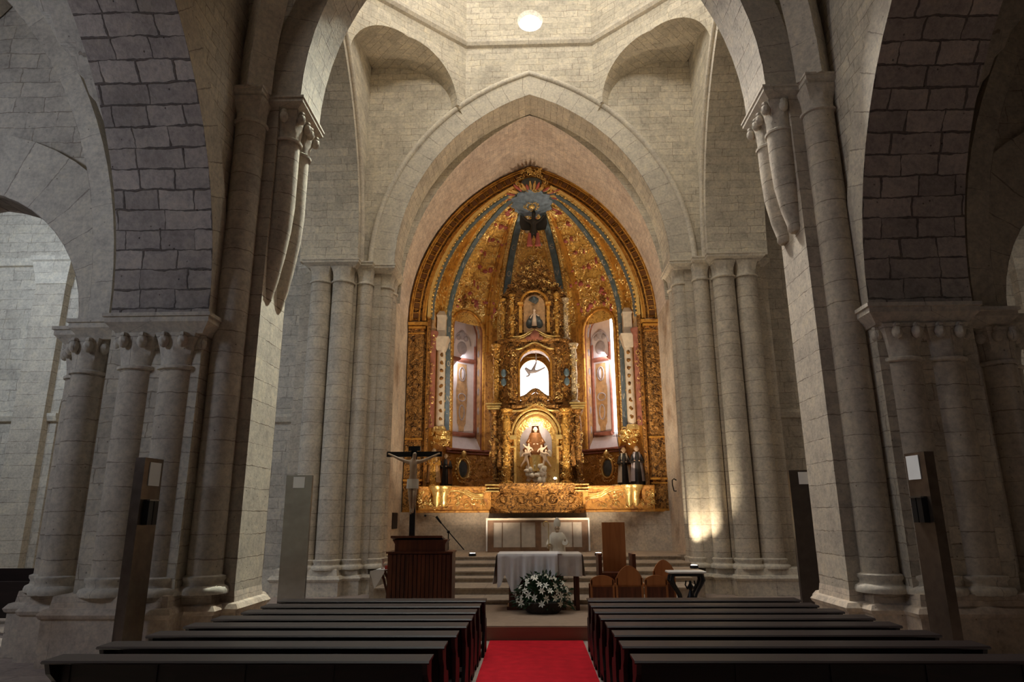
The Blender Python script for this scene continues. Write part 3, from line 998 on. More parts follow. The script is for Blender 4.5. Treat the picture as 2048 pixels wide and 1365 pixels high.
M['glass'] = plain('frosted_glass_cup', (0.6, 0.5, 0.42, 1), 0.2)
M['blueband'] = plain('painted_slate_blue_band', (0.13, 0.19, 0.22, 1), 0.35, bump=0.2, bscale=30, var=0.3, metal=0.2)
M['slate'] = plain('painted_slate_medallion', (0.07, 0.085, 0.09, 1), 0.35, var=0.3)
M['pinkrobe'] = plain('painted_pink_robe', (0.40, 0.10, 0.08, 1), 0.5, bump=0.2, bscale=20, var=0.2)
M['cream'] = plain('painted_cream_gesso', (0.72, 0.62, 0.48, 1), 0.5, bump=0.15, bscale=30, var=0.12)
M['fresco'] = plain('white_painted_plaster', (0.80, 0.72, 0.72, 1), 0.85, bump=0.1, bscale=15, var=0.06)
M['redpaint'] = plain('oxblood_painted_moulding', (0.30, 0.11, 0.07, 1), 0.9, bump=0.2, bscale=25, var=0.25)
M['ochre'] = plain('ochre_painted_scroll', (0.50, 0.30, 0.14, 1), 0.6, var=0.3)
M['greypaint'] = plain('grey_painted_shield', (0.42, 0.37, 0.38, 1), 0.6, var=0.15)
M['lavender'] = plain('lavender_painted_back', (0.50, 0.45, 0.50, 1), 0.7, var=0.12)
G_ = (0.70, 0.39, 0.09, 1); GD = (0.10, 0.04, 0.01, 1)
M['gold'] = gold('carved_gilding', G_, GD, 0.34, 0.9, 5.0, 0.85, 0.48)
M['golddark'] = gold('aged_dark_gilding', (0.42, 0.21, 0.055, 1), (0.05, 0.022, 0.010, 1), 0.4, 0.9, 6.0, 0.75, 0.55)
M['goldplain'] = gold('smooth_amber_gilding', (0.70, 0.36, 0.07, 1), (0.38, 0.16, 0.035, 1), 0.38, 0.3, 2.5, 0.8, 0.5)
M['goldgore'] = gold('tooled_yellow_gilding', (0.86, 0.55, 0.14, 1), (0.40, 0.17, 0.04, 1), 0.40, 0.9, 4.0, 0.75, 0.5)
M['goldpaint'] = gold('amber_gilt_panel', (0.50, 0.24, 0.045, 1), (0.26, 0.10, 0.02, 1), 0.5, 0.5, 4.0, 0.45, 0.5)
M['sparklegold'] = gold('sparkle_tinted_gilding', (0.80, 0.66, 0.42, 1), (0.22, 0.12, 0.05, 1), 0.35, 0.8, 9.0, 0.5, 0.5)  # cream tint puts the sparkle of the right tower columns into the colour
M['goldbright'] = gold('burnished_gilding', (0.95, 0.66, 0.24, 1), (0.60, 0.32, 0.08, 1), 0.26, 0.3, 6.0, 0.9, 0.4)
M['lampglow'] = plain('lamp_lens', (1, 1, 1, 1), 0.3, emit=(1.0, 0.93, 0.85, 1), estr=14.0)
M['altarwin'] = plain('bright_daylight_glass', (1, 1, 1, 1), 0.3, emit=(0.96, 0.95, 1.0, 1), estr=5.0)

# ------------------------------------------------------------------ sanctuary floor, steps, carpet
m = MB().box(-3.9, 3.9, 12.75, 15.75, 0, 0.236)
o = build('wooden_platform', m, M['runner'], smooth=0)
tag(o, 'low sanctuary platform with brown wooden front edge ahead of the red carpet', 'platform')
build('front_board', MB().box(-3.91, 3.91, 12.72, 12.76, 0.0, 0.22), M['platwood'], o, smooth=0, label='dark brown wooden riser board')
t = thing('altar_steps', (0, 16.8, 0), 'broad worn stone steps climbing behind the white draped altar', 'steps')
for i, (y0, z) in enumerate([(15.75, 0.33), (16.83, 0.48), (18.16, 0.59), (18.85, 0.70), (20.3, 0.81), (21.6, 0.92)]):
    y1 = [16.83, 18.16, 18.85, 20.3, 21.6, 22.2][i]
    xh = (3.25, 3.85, 3.95, 4.42, 4.42, 4.42)[i]
    m = MB().box(-xh, xh, y0, y1, 0, z - 0.03)
    m.box(-xh, xh, y0 - 0.03, y1, z - 0.03, z)
    build('step', m, M['step'], t, smooth=0)
struct('floor_chancel', MB().box(-4.85, 4.85, 22.2, 25.6, 0, 0.92), M['step'], 0)
o = build('red_carpet', MB().box(-0.84, 0.78, -1.0, 12.70, 0.0, 0.012), M['carpet'], smooth=0)
tag(o, 'bright red carpet runner in the central aisle between the pews', 'carpet')

# ------------------------------------------------------------------ pews
def make_pew(sx, x0, x1, y, label):
    """x0 aisle end, x1 wall end (absolute), y of the book ledge"""
    t = thing('church_pew', (sx * x0, y, 0), label, 'pew', 'dark wooden pews facing the altar')
    X = lambda mb: mir(mb, sx)
    Z = 0.83
    m = MB().box(x0 + 0.03, x1 - 0.03, y - 0.06, y - 0.02, 0.34, Z - 0.02)
    for k in range(5):   # panel stiles
        xx = x0 + 0.1 + (x1 - x0 - 0.2) * k / 4
        m.box(xx - 0.035, xx + 0.035, y - 0.075, y - 0.055, 0.36, Z - 0.05)
    build('backrest', X(m), M['darkwood'], t, smooth=0)
    m = MB().prism([(y - 0.27, Z - 0.035), (y + 0.02, Z - 0.02), (y + 0.03, Z), (y - 0.27, Z - 0.005), (y - 0.29, Z - 0.02)], x0 - 0.02, x1 + 0.02, 'x')
    build('book_ledge', X(m), M['darkwood'], t, smooth=0)
    m = MB().prism([(y - 0.03, 0.43), (y + 0.27, 0.44), (y + 0.29, 0.46), (y + 0.27, 0.475), (y - 0.03, 0.465)], x0 + 0.02, x1 - 0.02, 'x')
    build('seat', X(m), M['darkwood'], t, smooth=0)
    for xe in (x0, x1 - 0.045):
        prof = [(y - 0.28, 0.0), (y - 0.16, 0.0), (y - 0.12, 0.10), (y + 0.14, 0.10), (y + 0.19, 0.0), (y + 0.30, 0.0), (y + 0.27, 0.22), (y + 0.30, 0.42),
                (y + 0.26, 0.50), (y + 0.12, 0.53), (y + 0.04, 0.62), (y + 0.03, Z - 0.02), (y - 0.26, Z - 0.03), (y - 0.22, 0.70), (y - 0.12, 0.62), (y - 0.10, 0.36), (y - 0.2, 0.2)]
        m = MB().prism(prof, xe, xe + 0.045, 'x')
        build('end_panel', X(m), M['darkwood'], t, smooth=0)
    m = MB().box(x0 + 0.04, x1 - 0.04, y - 0.27, y - 0.13, 0.13, 0.17)
    build('kneeler', X(m), M['darkwood'], t, smooth=0)
    return t
PY = [11.52, 10.85, 10.20, 9.58, 8.97, 8.33, 7.66, 6.95]
LI = [0.84, 0.88, 0.89, 0.89, 0.90, 0.95, 1.00, 1.05]; LO = [4.10, 4.10, 4.12, 4.25, 4.31, 4.41, 4.55, 4.62]
RI = [0.80, 0.79, 0.79, 0.81, 0.83, 0.84, 0.84, 0.86]; RO = [4.06, 4.06, 4.14, 4.25, 4.27, 4.36, 4.45, 4.55]
ORD = ['front', 'second', 'third', 'fourth', 'fifth', 'sixth', 'seventh', 'eighth']
for i in range(8):
    make_pew(-1, LI[i], LO[i], PY[i] + 0.0, 'dark wooden pew, %s from the altar, left of the carpet' % ORD[i])
    make_pew(1, RI[i], RO[i], PY[i] + 0.02, 'dark wooden pew, %s from the altar, right of the carpet' % ORD[i])

# ------------------------------------------------------------------ altar
t = thing('altar', (0.03, 15.2, 0.236), 'wooden altar table with block base standing behind the flower basket', 'altar')
m = MB().box(-0.62, 0.60, 14.85, 15.5, 0.236, 0.30); m.box(-0.58, 0.56, 14.9, 15.45, 0.30, 1.28)
build('base', m, M['redwood'], t, smooth=0)
build('tabletop', MB().box(-0.78, 0.92, 14.75, 15.65, 1.28, 1.34), M['redwood'], t, smooth=0)
for px_ in (0.84,):
    for yy in (14.85, 15.5):
        build('leg', MB().prism([(px_ - 0.04, yy - 0.03), (px_ + 0.04, yy - 0.03), (px_ + 0.04, yy + 0.03), (px_ - 0.04, yy + 0.03)], 0.236, 1.28), M['redwood'], t, smooth=0)
def cloth(x0, x1, y0, y1, z, low, ripple=0.03, side=None, nx=60):
    """top plus a front skirt whose hem height is low(x), and side skirts"""
    m = MB()
    m.grid([[(x0 + (x1 - x0) * i / nx, y0, z) for i in range(nx + 1)], [(x0 + (x1 - x0) * i / nx, y1, z) for i in range(nx + 1)]])
    rows = []
    nz = 14
    for k in range(nz + 1):
        row = []
        for i in range(nx + 1):
            x = x0 + (x1 - x0) * i / nx
            zz = z + (low(x) - z) * k / nz
            amp = ripple * (k / nz)
            row.append((x, y0 - 0.02 * (k > 0) - amp * (1 + math.sin(x * 23) + 0.5 * math.sin(x * 51 + 1)), zz))
        rows.append(row)
    m.grid(rows)
    if side:
        for xs, sg in ((x0, -1), (x1, 1)):
            rows = []
            for k in range(nz + 1):
                row = []
                for i in range(21):
                    y = y0 + (y1 - y0) * i / 20
                    zl = side(xs, y)
                    amp = ripple * 1.2 * k / nz
                    row.append((xs + sg * (0.02 * (k > 0) + amp * (1 + math.sin(y * 21))), y - (0.02 * (k > 0) if i == 0 else 0), z + (zl - z) * k / nz))
                rows.append(row)
            m.grid(rows)
    return m
def interp(tab):
    def f(x):
        if x <= tab[0][0]: return tab[0][1]
        for (a, za), (b, zb) in zip(tab, tab[1:]):
            if x <= b: return za + (zb - za) * (x - a) / (b - a)
        return tab[-1][1]
    return f
hem1 = interp([(-0.80, 0.68), (-0.74, 0.72), (-0.66, 0.95), (-0.52, 0.60), (-0.46, 0.55), (-0.30, 0.85), (-0.1, 0.9), (0.1, 0.8), (0.35, 0.9), (0.42, 1.0)])
cl = build('altar_cloth', cloth(-0.80, 0.94, 14.72, 15.68, 1.345, interp([(-0.8, 1.0), (0.3, 0.92), (0.93, 0.9)]), 0.02, lambda x, y: 0.9), M['lace'], smooth=60)
tag(cl, 'cream lace cloth hanging evenly over the right half of the altar', 'tablecloth')
cl = build('altar_cloth', cloth(-0.81, 0.44, 14.70, 15.69, 1.352, hem1, 0.035, lambda x, y: 0.75 if x < 0 else 1.352), M['linen'], smooth=60)
tag(cl, 'white linen cloth with pointed hanging corners over the left half of the altar', 'tablecloth')

# flowers at the foot of the altar
FX, FY, FZ = 0.12, 14.42, 0.238
t = thing('flower_arrangement', (FX, FY, FZ), 'large bouquet of white lilies in a dark basket before the altar', 'flowers')
bk = MB(); bk.lathe([(0.30, FZ), (0.36, FZ + 0.05), (0.42, FZ + 0.2), (0.40, FZ + 0.22), (0.36, FZ + 0.14)], FX, FY, n=20, sy=0.75)
build('basket', bk, M['basket'], t)
lf = MB()
rnd = random.Random(3)
for i in range(520):
    a = rnd.uniform(0, 2 * PI); e = rnd.uniform(-0.25, 1.45)
    d = Vector((math.cos(a) * math.cos(e), math.sin(a) * math.cos(e) * 0.6, math.sin(e)))
    r_ = rnd.uniform(0.25, 0.56)
    p = Vector((FX, FY, FZ + 0.22)) + Vector((d.x * r_ * 1.05, d.y * r_, max(d.z * r_ * 0.95, -0.16)))
    sd = d.cross(Vector((rnd.uniform(-1, 1), rnd.uniform(-1, 1), rnd.uniform(-1, 1)))).normalized()
    ln = rnd.uniform(0.08, 0.17); wd = 0.022
    tip = p + d * ln + Vector((0, 0, -0.03)); mid = p + d * ln * 0.5
    lf.poly([p, mid + sd * wd, tip, mid - sd * wd])
for i in range(40):
    a = rnd.uniform(0, 2 * PI); e = rnd.uniform(0.1, 1.4)
    d = Vector((math.cos(a) * math.cos(e), math.sin(a) * math.cos(e) * 0.6, math.sin(e)))
    lf.tube([(FX, FY, FZ + 0.15), tuple(Vector((FX, FY, FZ + 0.2)) + d * 0.5)], 0.006, 5)
build('foliage', lf, M['leaf'], t, smooth=0, kind='stuff')
k = 0
tries = 0
while k < 34 and tries < 4000:
    tries += 1
    a = rnd.uniform(PI * 0.98, PI * 2.02); e = rnd.uniform(0.0, 1.4)
    d = Vector((math.cos(a) * math.cos(e), math.sin(a) * math.cos(e) * 0.7, math.sin(e)))
    p = Vector((FX + d.x * 0.55, FY + d.y * 0.5, FZ + 0.20 + d.z * 0.5))
    if k and min((p - q).length for q in used) < 0.10: continue
    if k == 0: used = []
    used.append(p)
    fm = MB()
    dd = (d + Vector((rnd.uniform(-.4, .4), rnd.uniform(-.5, .1), rnd.uniform(-.3, .3)))).normalized()
    u1 = dd.orthogonal().normalized(); u2 = dd.cross(u1)
    for q in range(6):
        b = 2 * PI * q / 6 + rnd.uniform(-.1, .1)
        o_ = u1 * math.cos(b) + u2 * math.sin(b)
        s_ = dd.cross(o_)
        L_ = rnd.uniform(0.07, 0.10)
        fm.poly([p, p + o_ * L_ * 0.5 + dd * 0.025 + s_ * 0.018, p + o_ * L_ + dd * 0.012, p + o_ * L_ * 0.5 + dd * 0.025 - s_ * 0.018])
    fm.blob(p + dd * 0.015, 0.008, 5, 4)
    build('lily', fm, M['petal'], t, smooth=60)
    k += 1

# ------------------------------------------------------------------ figures
def robe(mb, cx, cy, z0, z1, rx, ry, n=28, folds=9, amp=0.10, prof=None, seed=0, rot=0.0):
    """draped body: stacked folded ellipses; prof(t)->scale"""
    rr = random.Random(seed); ph = rr.uniform(0, 6)
    rows = []
    for k in range(15):
        t = k / 14.0
        s_ = prof(t) if prof else 1 - 0.5 * t
        row = []
        for i in range(n):
            a = 2 * PI * i / n
            f_ = 1 + amp * (1 - t * 0.7) * math.sin(folds * a + ph + t * 1.4)
            row.append((cx + rx * s_ * f_ * math.cos(a + rot), cy + ry * s_ * f_ * math.sin(a + rot), z0 + (z1 - z0) * t))
        rows.append(row)
    mb.grid(rows, close=True); mb.poly(rows[0][::-1]); mb.poly(rows[-1])
    return mb
def head(mb, c, r, look=(0, -1, 0)):
    """oval head with brow, nose, chin and neck; look = facing direction"""
    c = Vector(c); f = Vector(look).normalized()
    mb.blob(c, (r * 0.78, r * 0.88, r), 12, 9)
    mb.blob(c + f * r * 0.90 + Vector((0, 0, -0.02 * r)), (r * 0.13, r * 0.2, r * 0.24), 6, 5)
    mb.blob(c + f * r * 0.62 + Vector((0, 0, -r * 0.72)), (r * 0.3, r * 0.28, r * 0.26), 8, 5)
    s_ = f.cross(Vector((0, 0, 1)))
    for g in (-1, 1):
        mb.blob(c + s_ * g * r * 0.78 + Vector((0, 0, -r * 0.05)), (r * 0.12, r * 0.14, r * 0.24), 6, 5)
        mb.blob(c + f * r * 0.74 + s_ * g * r * 0.3 + Vector((0, 0, r * 0.12)), (r * 0.13, r * 0.1, r * 0.08), 6, 5)
    mb.blob(c + f * r * 0.82 + Vector((0, 0, -r * 0.4)), (r * 0.2, r * 0.08, r * 0.06), 6, 4)
    mb.tube([c + Vector((0, 0, -r * 0.5)), c + Vector((0, 0, -r * 1.6)) - f * r * 0.1], [r * 0.42, r * 0.5], 10)
    return mb
def hand(mb, p, d, r, fist=True):
    """palm, four fingers and a thumb; d points along the hand"""
    p = Vector(p); d = Vector(d).normalized()
    s_ = d.cross(Vector((0, 0, 1)))
    if s_.length < 0.1: s_ = Vector((1, 0, 0))
    s_.normalize(); u = s_.cross(d)
    mb.blob(p + d * r, (r * 0.9, r * 0.9, r * 0.9), 8, 5)
    for i in range(4):
        a = p + d * r * 1.6 + s_ * (i - 1.5) * r * 0.42
        L_ = r * (1.2, 1.5, 1.4, 1.05)[i]
        mb.tube([a, a + d * L_ * 0.5 + u * 0.1 * r, a + d * (L_ * 0.75) - u * r * (0.7 if fist else 0.15)], [r * 0.22, r * 0.2, r * 0.15], 6)
    a = p + d * r * 0.7 + s_ * r * 0.7
    mb.tube([a, a + s_ * r * 0.5 + d * r * 0.5, a + s_ * r * 0.4 + d * r * 1.0], [r * 0.25, r * 0.22, r * 0.16], 6)
    return mb

# bishop statue behind the altar
BX, BY, BZ = 0.60, 19.25, 0.70
t = thing('bishop_statue', (BX, BY, BZ), 'white statue of a mitred bishop holding a crosier behind the altar', 'statue')
build('pedestal', MB().cbox(BX, BY, BZ + 0.04, 0.5, 0.36, 0.08), M['bronze'], t, smooth=0)
m = MB(); robe(m, BX, BY, BZ + 0.08, BZ + 0.98, 0.24, 0.17, folds=8, amp=0.12, prof=lambda q: 1.05 - 0.35 * q + 0.2 * math.sin(PI * max(q - 0.55, 0) * 2) - 0.35 * max(q - 0.85, 0) * 6 * 0.6, seed=2)
for g in (-1, 1):
    m.tube([(BX + g * 0.13, BY, BZ + 0.9), (BX + g * 0.24, BY - 0.04, BZ + 0.68), (BX + g * (0.22 if g < 0 else 0.20), BY - 0.16, BZ + (0.62 if g < 0 else 0.72))], [0.07, 0.075, 0.085], 10)
build('robe', m, M['whiterobe'], t, smooth=60)
m = MB(); head(m, (BX, BY - 0.01, BZ + 1.08), 0.085)
hand(m, (BX - 0.22, BY - 0.2, BZ + 0.62), (0, -1, 0.2), 0.028); hand(m, (BX + 0.20, BY - 0.22, BZ + 0.74), (0, -0.4, 1), 0.028, False)
m.blob((BX, BY - 0.07, BZ + 1.0), (0.05, 0.04, 0.06), 8, 6)
build('head_and_hands', m, M['flesh'], t, smooth=60)
m = MB(); m.lathe([(0.085, BZ + 1.12), (0.10, BZ + 1.2), (0.085, BZ + 1.28), (0.04, BZ + 1.35), (0.005, BZ + 1.38)], BX, BY, n=16, sy=0.6)
build('mitre', m, M['whiterobe'], t, smooth=60)
m = MB().tube([(BX - 0.24, BY - 0.24, BZ + 0.05), (BX - 0.24, BY - 0.24, BZ + 1.2)], 0.012, 6)
m.tube([(BX - 0.24 + 0.07 * math.cos(a_) - 0.07, BY - 0.24, BZ + 1.2 + 0.07 * math.sin(a_)) for a_ in [PI * q / 6 for q in range(0, 9)]], 0.011, 6)
build('crosier', m, M['goldbright'], t, smooth=60)

# crucifix behind the lectern
CX, CY = -2.66, 15.0
t = thing('processional_cross', (CX, CY, 0.236), 'tall black cross with a pale carved figure, standing behind the lectern', 'crucifix')
m = MB().cbox(CX, CY, 0.27, 0.5, 0.4, 0.07); m.box(CX - 0.06, CX + 0.06, CY - 0.04, CY + 0.04, 0.3, 3.62)
m.box(CX - 0.61, CX + 0.61, CY - 0.04, CY + 0.04, 3.39, 3.50)
m.box(CX - 0.13, CX + 0.13, CY - 0.05, CY + 0.05, 3.52, 3.62)
build('cross', m, M['black'], t, smooth=0)
# the carved figure: one skinned body
def skinned(name, joints, edges, mat, parent, root=0, lvl=1):
    me = bpy.data.meshes.new(name)
    base = worldloc(parent)
    me.from_pydata([tuple(Vector(j[0]) - base) for j in joints], edges, [])
    o = bpy.data.objects.new(name, me); COL.objects.link(o); o.parent = parent
    md = o.modifiers.new('skin', 'SKIN')
    for i, j in enumerate(joints):
        me.skin_vertices[0].data[i].radius = (j[1], j[1] * (j[2] if len(j) > 2 else 1))
        me.skin_vertices[0].data[i].use_root = (i == root)
    md.use_smooth_shade = True
    sb = o.modifiers.new('smooth', 'SUBSURF'); sb.levels = lvl; sb.render_levels = lvl
    me.materials.append(mat)
    return o
y_ = CY - 0.10
J = [((CX + 0.0, y_, 2.86), 0.075), ((CX, y_ - 0.02, 3.0), 0.07), ((CX, y_ - 0.03, 3.16), 0.085), ((CX, y_, 3.28), 0.05), ((CX + 0.01, y_ - 0.02, 3.34), 0.035),
     ((CX + 0.03, y_ - 0.05, 3.42), 0.055), ((CX + 0.035, y_ - 0.06, 3.48), 0.04),
     ((CX - 0.13, y_, 3.27), 0.045), ((CX - 0.32, y_ + 0.02, 3.34), 0.032), ((CX - 0.53, y_ + 0.03, 3.44), 0.022), ((CX - 0.58, y_ + 0.03, 3.455), 0.02),
     ((CX + 0.13, y_, 3.27), 0.045), ((CX + 0.32, y_ + 0.02, 3.34), 0.032), ((CX + 0.53, y_ + 0.03, 3.44), 0.022), ((CX + 0.58, y_ + 0.03, 3.455), 0.02),
     ((CX - 0.055, y_, 2.78), 0.07), ((CX - 0.03, y_ - 0.09, 2.52), 0.048), ((CX - 0.02, y_ + 0.0, 2.26), 0.033), ((CX - 0.02, y_ - 0.06, 2.16), 0.028),
     ((CX + 0.055, y_, 2.78), 0.07), ((CX + 0.06, y_ - 0.10, 2.52), 0.048), ((CX + 0.02, y_ - 0.01, 2.28), 0.033), ((CX + 0.02, y_ - 0.07, 2.18), 0.028)]
ED = [(0, 1), (1, 2), (2, 3), (3, 4), (4, 5), (5, 6), (3, 7), (7, 8), (8, 9), (9, 10), (3, 11), (11, 12), (12, 13), (13, 14), (0, 15), (15, 16), (16, 17), (17, 18), (0, 19), (19, 20), (20, 21), (21, 22)]
skinned('figure', J, ED, M['flesh'], t)
m = MB(); robe(m, CX, y_ - 0.02, 2.70, 2.90, 0.125, 0.10, folds=7, amp=0.1, prof=lambda q: 1.0)
build('loincloth', m, M['whiterobe'], t, smooth=60)

# ------------------------------------------------------------------ lectern, stand, side table
LX0, LX1, LY = -2.97, -1.68, 14.0
t = thing('lectern', (-2.32, LY + 0.3, 0.236), 'reddish brown slatted wooden lectern with wide stepped body', 'lectern')
m = MB(); n_ = 15
m.box(LX0, LX1, LY + 0.06, LY + 0.65, 0.236, 1.40)
for i in range(n_):
    xx = LX0 + 0.03 + (LX1 - LX0 - 0.06) * (i + 0.5) / n_
    m.box(xx - 0.034, xx + 0.034, LY - 0.01, LY + 0.07, 0.25, 1.38)
build('body', m, M['redwood'], t, smooth=0)
m = MB().box(LX0 - 0.02, LX1 + 0.02, LY - 0.03, LY + 0.67, 1.40, 1.435)
build('shelf', m, M['redwood'], t, smooth=0)
m = MB().prism([(LX0 + 0.14, 1.435), (LX1 - 0.14, 1.435), (LX1 - 0.14, 1.58), (LX1 - 0.09, 1.66), (LX0 + 0.09, 1.66), (LX0 + 0.14, 1.58)], LY + 0.02, LY + 0.5, 'y')
build('desk_box', m, M['redwood'], t, smooth=0)
m = MB().prism([(LY - 0.03, 1.70), (LY + 0.52, 1.62), (LY + 0.52, 1.66), (LY - 0.03, 1.74)], LX0 + 0.06, LX1 - 0.2, 'x')
build('reading_board', m, M['redwood'], t, smooth=0)

SX_, SY_ = -1.88, 15.02
t = thing('microphone_stand', (SX_, SY_, 0.236), 'thin black microphone stand with slanted boom beside the lectern', 'microphone stand')
m = MB().tube([(SX_, SY_, 0.25), (SX_, SY_, 1.78)], 0.012, 8)
for a_ in (0.3, 2.4, 4.5): m.tube([(SX_, SY_, 0.42), (SX_ + 0.28 * math.cos(a_), SY_ + 0.28 * math.sin(a_), 0.245)], 0.01, 6)
build('pole', m, M['black'], t)
m = MB().tube([(SX_ - 0.22, SY_, 2.04), (SX_ + 0.34, SY_, 1.42)], 0.011, 8); m.blob((SX_, SY_, 1.79), 0.035, 8, 6)
build('boom', m, M['black'], t)
m = MB().tube([(SX_ - 0.27, SY_, 2.11), (SX_ - 0.16, SY_, 1.97)], [0.028, 0.018], 10)
m.tube([(SX_ - 0.25, SY_, 2.09), (SX_ - 0.38, SY_, 2.13), (SX_ - 0.5, SY_, 2.13)], 0.004, 5); m.blob((SX_ - 0.51, SY_, 2.13), 0.026, 8, 6)
build('microphone', m, M['black'], t)

TX, TY = -3.25, 14.9
t = thing('side_table', (TX + 0.25, TY + 0.2, 0.236), 'small dark table with curved leg half hidden left of the lectern', 'table')
build('tabletop', MB().box(TX - 0.12, TX + 0.6, TY - 0.05, TY + 0.45, 1.0, 1.03), M['redwood'], t, smooth=0)
for xx in (TX + 0.0, TX + 0.52):
    for yy in (TY + 0.02, TY + 0.38):
        g = 1 if xx < TX + 0.3 else -1
        build('leg', MB().tube([(xx - g * 0.05, yy, 1.0), (xx + g * 0.03, yy, 0.85), (xx + g * 0.12, yy, 0.55), (xx + g * 0.10, yy, 0.236)], [0.035, 0.03, 0.024, 0.026], 8), M['redwood'], t)
m = MB(); m.box(TX - 0.13, TX + 0.45, TY - 0.06, TY + 0.46, 1.03, 1.036)
hx = [(-0.24, 0.96), (-0.20, 0.86), (-0.13, 0.66), (-0.05, 0.78), (0.06, 0.98)]
rows = [[(TX + a, TY - 0.07 - 0.015 * math.sin(j * 2.5), 1.036 - 0.02 * (a < -0.15)) for j, (a, b) in enumerate(hx)], [(TX + a, TY - 0.09 + 0.02 * math.sin(j * 2.1), b) for j, (a, b) in enumerate(hx)]]
m.grid(rows)
m.grid([[(TX - 0.13, TY - 0.07, 1.036), (TX - 0.13, TY + 0.46, 1.036)], [(TX - 0.22, TY - 0.05, 0.92), (TX - 0.2, TY + 0.46, 0.9)], [(TX - 0.17, TY - 0.07, 0.74), (TX - 0.18, TY + 0.46, 0.72)]])
o = build('table_cloth', m, M['linen'], smooth=60)
tag(o, 'white cloth with a drooping corner over the small side table', 'tablecloth')
o = build('red_book', MB().cbox(TX + 0.22, TY + 0.12, 1.071, 0.34, 0.24, 0.07), M['bookred'], smooth=0)
tag(o, 'thick red book lying on the small cloth covered side table', 'book')
m = MB().lathe([(0.03, 1.037), (0.035, 1.05), (0.012, 1.09), (0.012, 1.13), (0.04, 1.17), (0.045, 1.25), (0.038, 1.25)], TX - 0.02, TY + 0.1, n=12)
o = build('glass_cup', m, M['glass']); tag(o, 'small stemmed glass cup standing left of the red book', 'cup')

# ------------------------------------------------------------------ chairs
t = thing('presider_chair', (1.80, 16.3, 0.33), 'tall plain orange brown wooden chair with high rectangular back', 'chair')
build('backrest', MB().box(1.54, 2.07, 16.35, 16.41, 0.75, 1.96), M['orangewood'], t, smooth=0)
build('seat', MB().box(1.44, 2.17, 15.82, 16.38, 0.80, 0.88), M['redwood'], t, smooth=0)
for xx in (1.38, 2.13):
    build('armrest', MB().box(xx, xx + 0.08, 15.8, 16.4, 0.33, 1.28), M['redwood'], t, smooth=0)
build('front_board', MB().box(1.44, 2.15, 15.84, 15.87, 0.36, 0.80), M['redwood'], t, smooth=0)
def back_chair(x0, x1, y, zb, peak, label):
    t = thing('wooden_chair', ((x0 + x1) / 2, y + 0.25, 0.236), label, 'chair', 'small orange brown chairs right of the altar')
    xm = (x0 + x1) / 2
    pr = [(x0 + 0.02, 0.74)]
    for k in range(9):
        a = k / 8.0
        pr.append((x0 + 0.02 + (x1 - x0 - 0.04) * a, zb + (peak - zb) * math.sin(PI * a) ** 0.8))
    pr.append((x1 - 0.02, 0.74))
    build('backrest', MB().prism(pr, y, y + 0.04, 'y'), M['orangewood'], t, smooth=0)
    build('seat', MB().box(x0 + 0.02, x1 - 0.02, y + 0.02, y + 0.46, 0.68, 0.74), M['orangewood'], t, smooth=0)
    build('back_panel', MB().box(x0 + 0.04, x1 - 0.04, y + 0.005, y + 0.03, 0.26, 0.70), M['redwood'], t, smooth=0, label='dark recessed lower back')
    for xx in (x0, x1 - 0.04):
        for yy in (y, y + 0.42):
            build('leg', MB().box(xx, xx + 0.04, yy, yy + 0.04, 0.236, zb - 0.02 if yy == y else 0.74), M['orangewood'], t, smooth=0)
back_chair(1.09, 1.58, 14.6, 0.86, 0.93, 'low backed orange brown chair nearest the altar')
back_chair(1.61, 2.16, 14.6, 0.90, 1.12, 'orange brown chair with high arched back in the middle of three')
back_chair(2.19, 2.66, 14.6, 0.86, 0.93, 'low backed orange brown chair next to the marble topped table')
back_chair(2.48, 2.95, 15.25, 0.98, 1.19, 'orange brown arched chair standing behind the row of three')

# ornate credence table
QX0, QX1, QY = 2.62, 3.36, 14.2
t = thing('credence_table', ((QX0 + QX1) / 2, QY + 0.2, 0.236), 'console table with white marble top and dark scrolled legs', 'table')
m = MB(); stack(m, [(QX0, QY), (QX1, QY), (QX1, QY + 0.4), (QX0, QY + 0.4)], [(-0.03, 0.985), (0, 0.995), (0, 1.02), (-0.01, 1.03)])
build('tabletop', m, M['marble'], t)
m = MB(); stack(m, [(QX0 + 0.06, QY + 0.04), (QX1 - 0.06, QY + 0.04), (QX1 - 0.06, QY + 0.36), (QX0 + 0.06, QY + 0.36)], [(-0.02, 0.93), (0, 0.95), (0, 0.985)])
build('apron', m, M['black'], t)
for xx, g in ((QX0 + 0.08, 1), (QX1 - 0.08, -1)):
    for yy in (QY + 0.07, QY + 0.33):
        m = MB().tube([(xx, yy, 0.94), (xx - g * 0.02, yy, 0.86), (xx + g * 0.03, yy, 0.76), (xx + g * 0.13, yy, 0.60), (xx + g * 0.17, yy, 0.45), (xx + g * 0.13, yy, 0.32), (xx + g * 0.15, yy, 0.236)], [0.04, 0.05, 0.035, 0.028, 0.024, 0.03, 0.045], 10)
        build('leg', m, M['black'], t)
xm = (QX0 + QX1) / 2 + 0.08
m = MB().lathe([(0.03, 0.36), (0.07, 0.42), (0.09, 0.50), (0.05, 0.60), (0.03, 0.66), (0.07, 0.72), (0.03, 0.78), (0.02, 0.84)], xm, QY + 0.2, n=12)
for g in (-1, 1): m.tube([(xm + g * 0.06, QY + 0.2, 0.68), (xm + g * 0.10, QY + 0.2, 0.76), (xm + g * 0.08, QY + 0.2, 0.84)], 0.015, 6)
m.tube([(QX0 + 0.22, QY + 0.2, 0.34), (QX1 - 0.2, QY + 0.2, 0.34)], 0.02, 6)
build('stretcher_urn', m, M['black'], t)

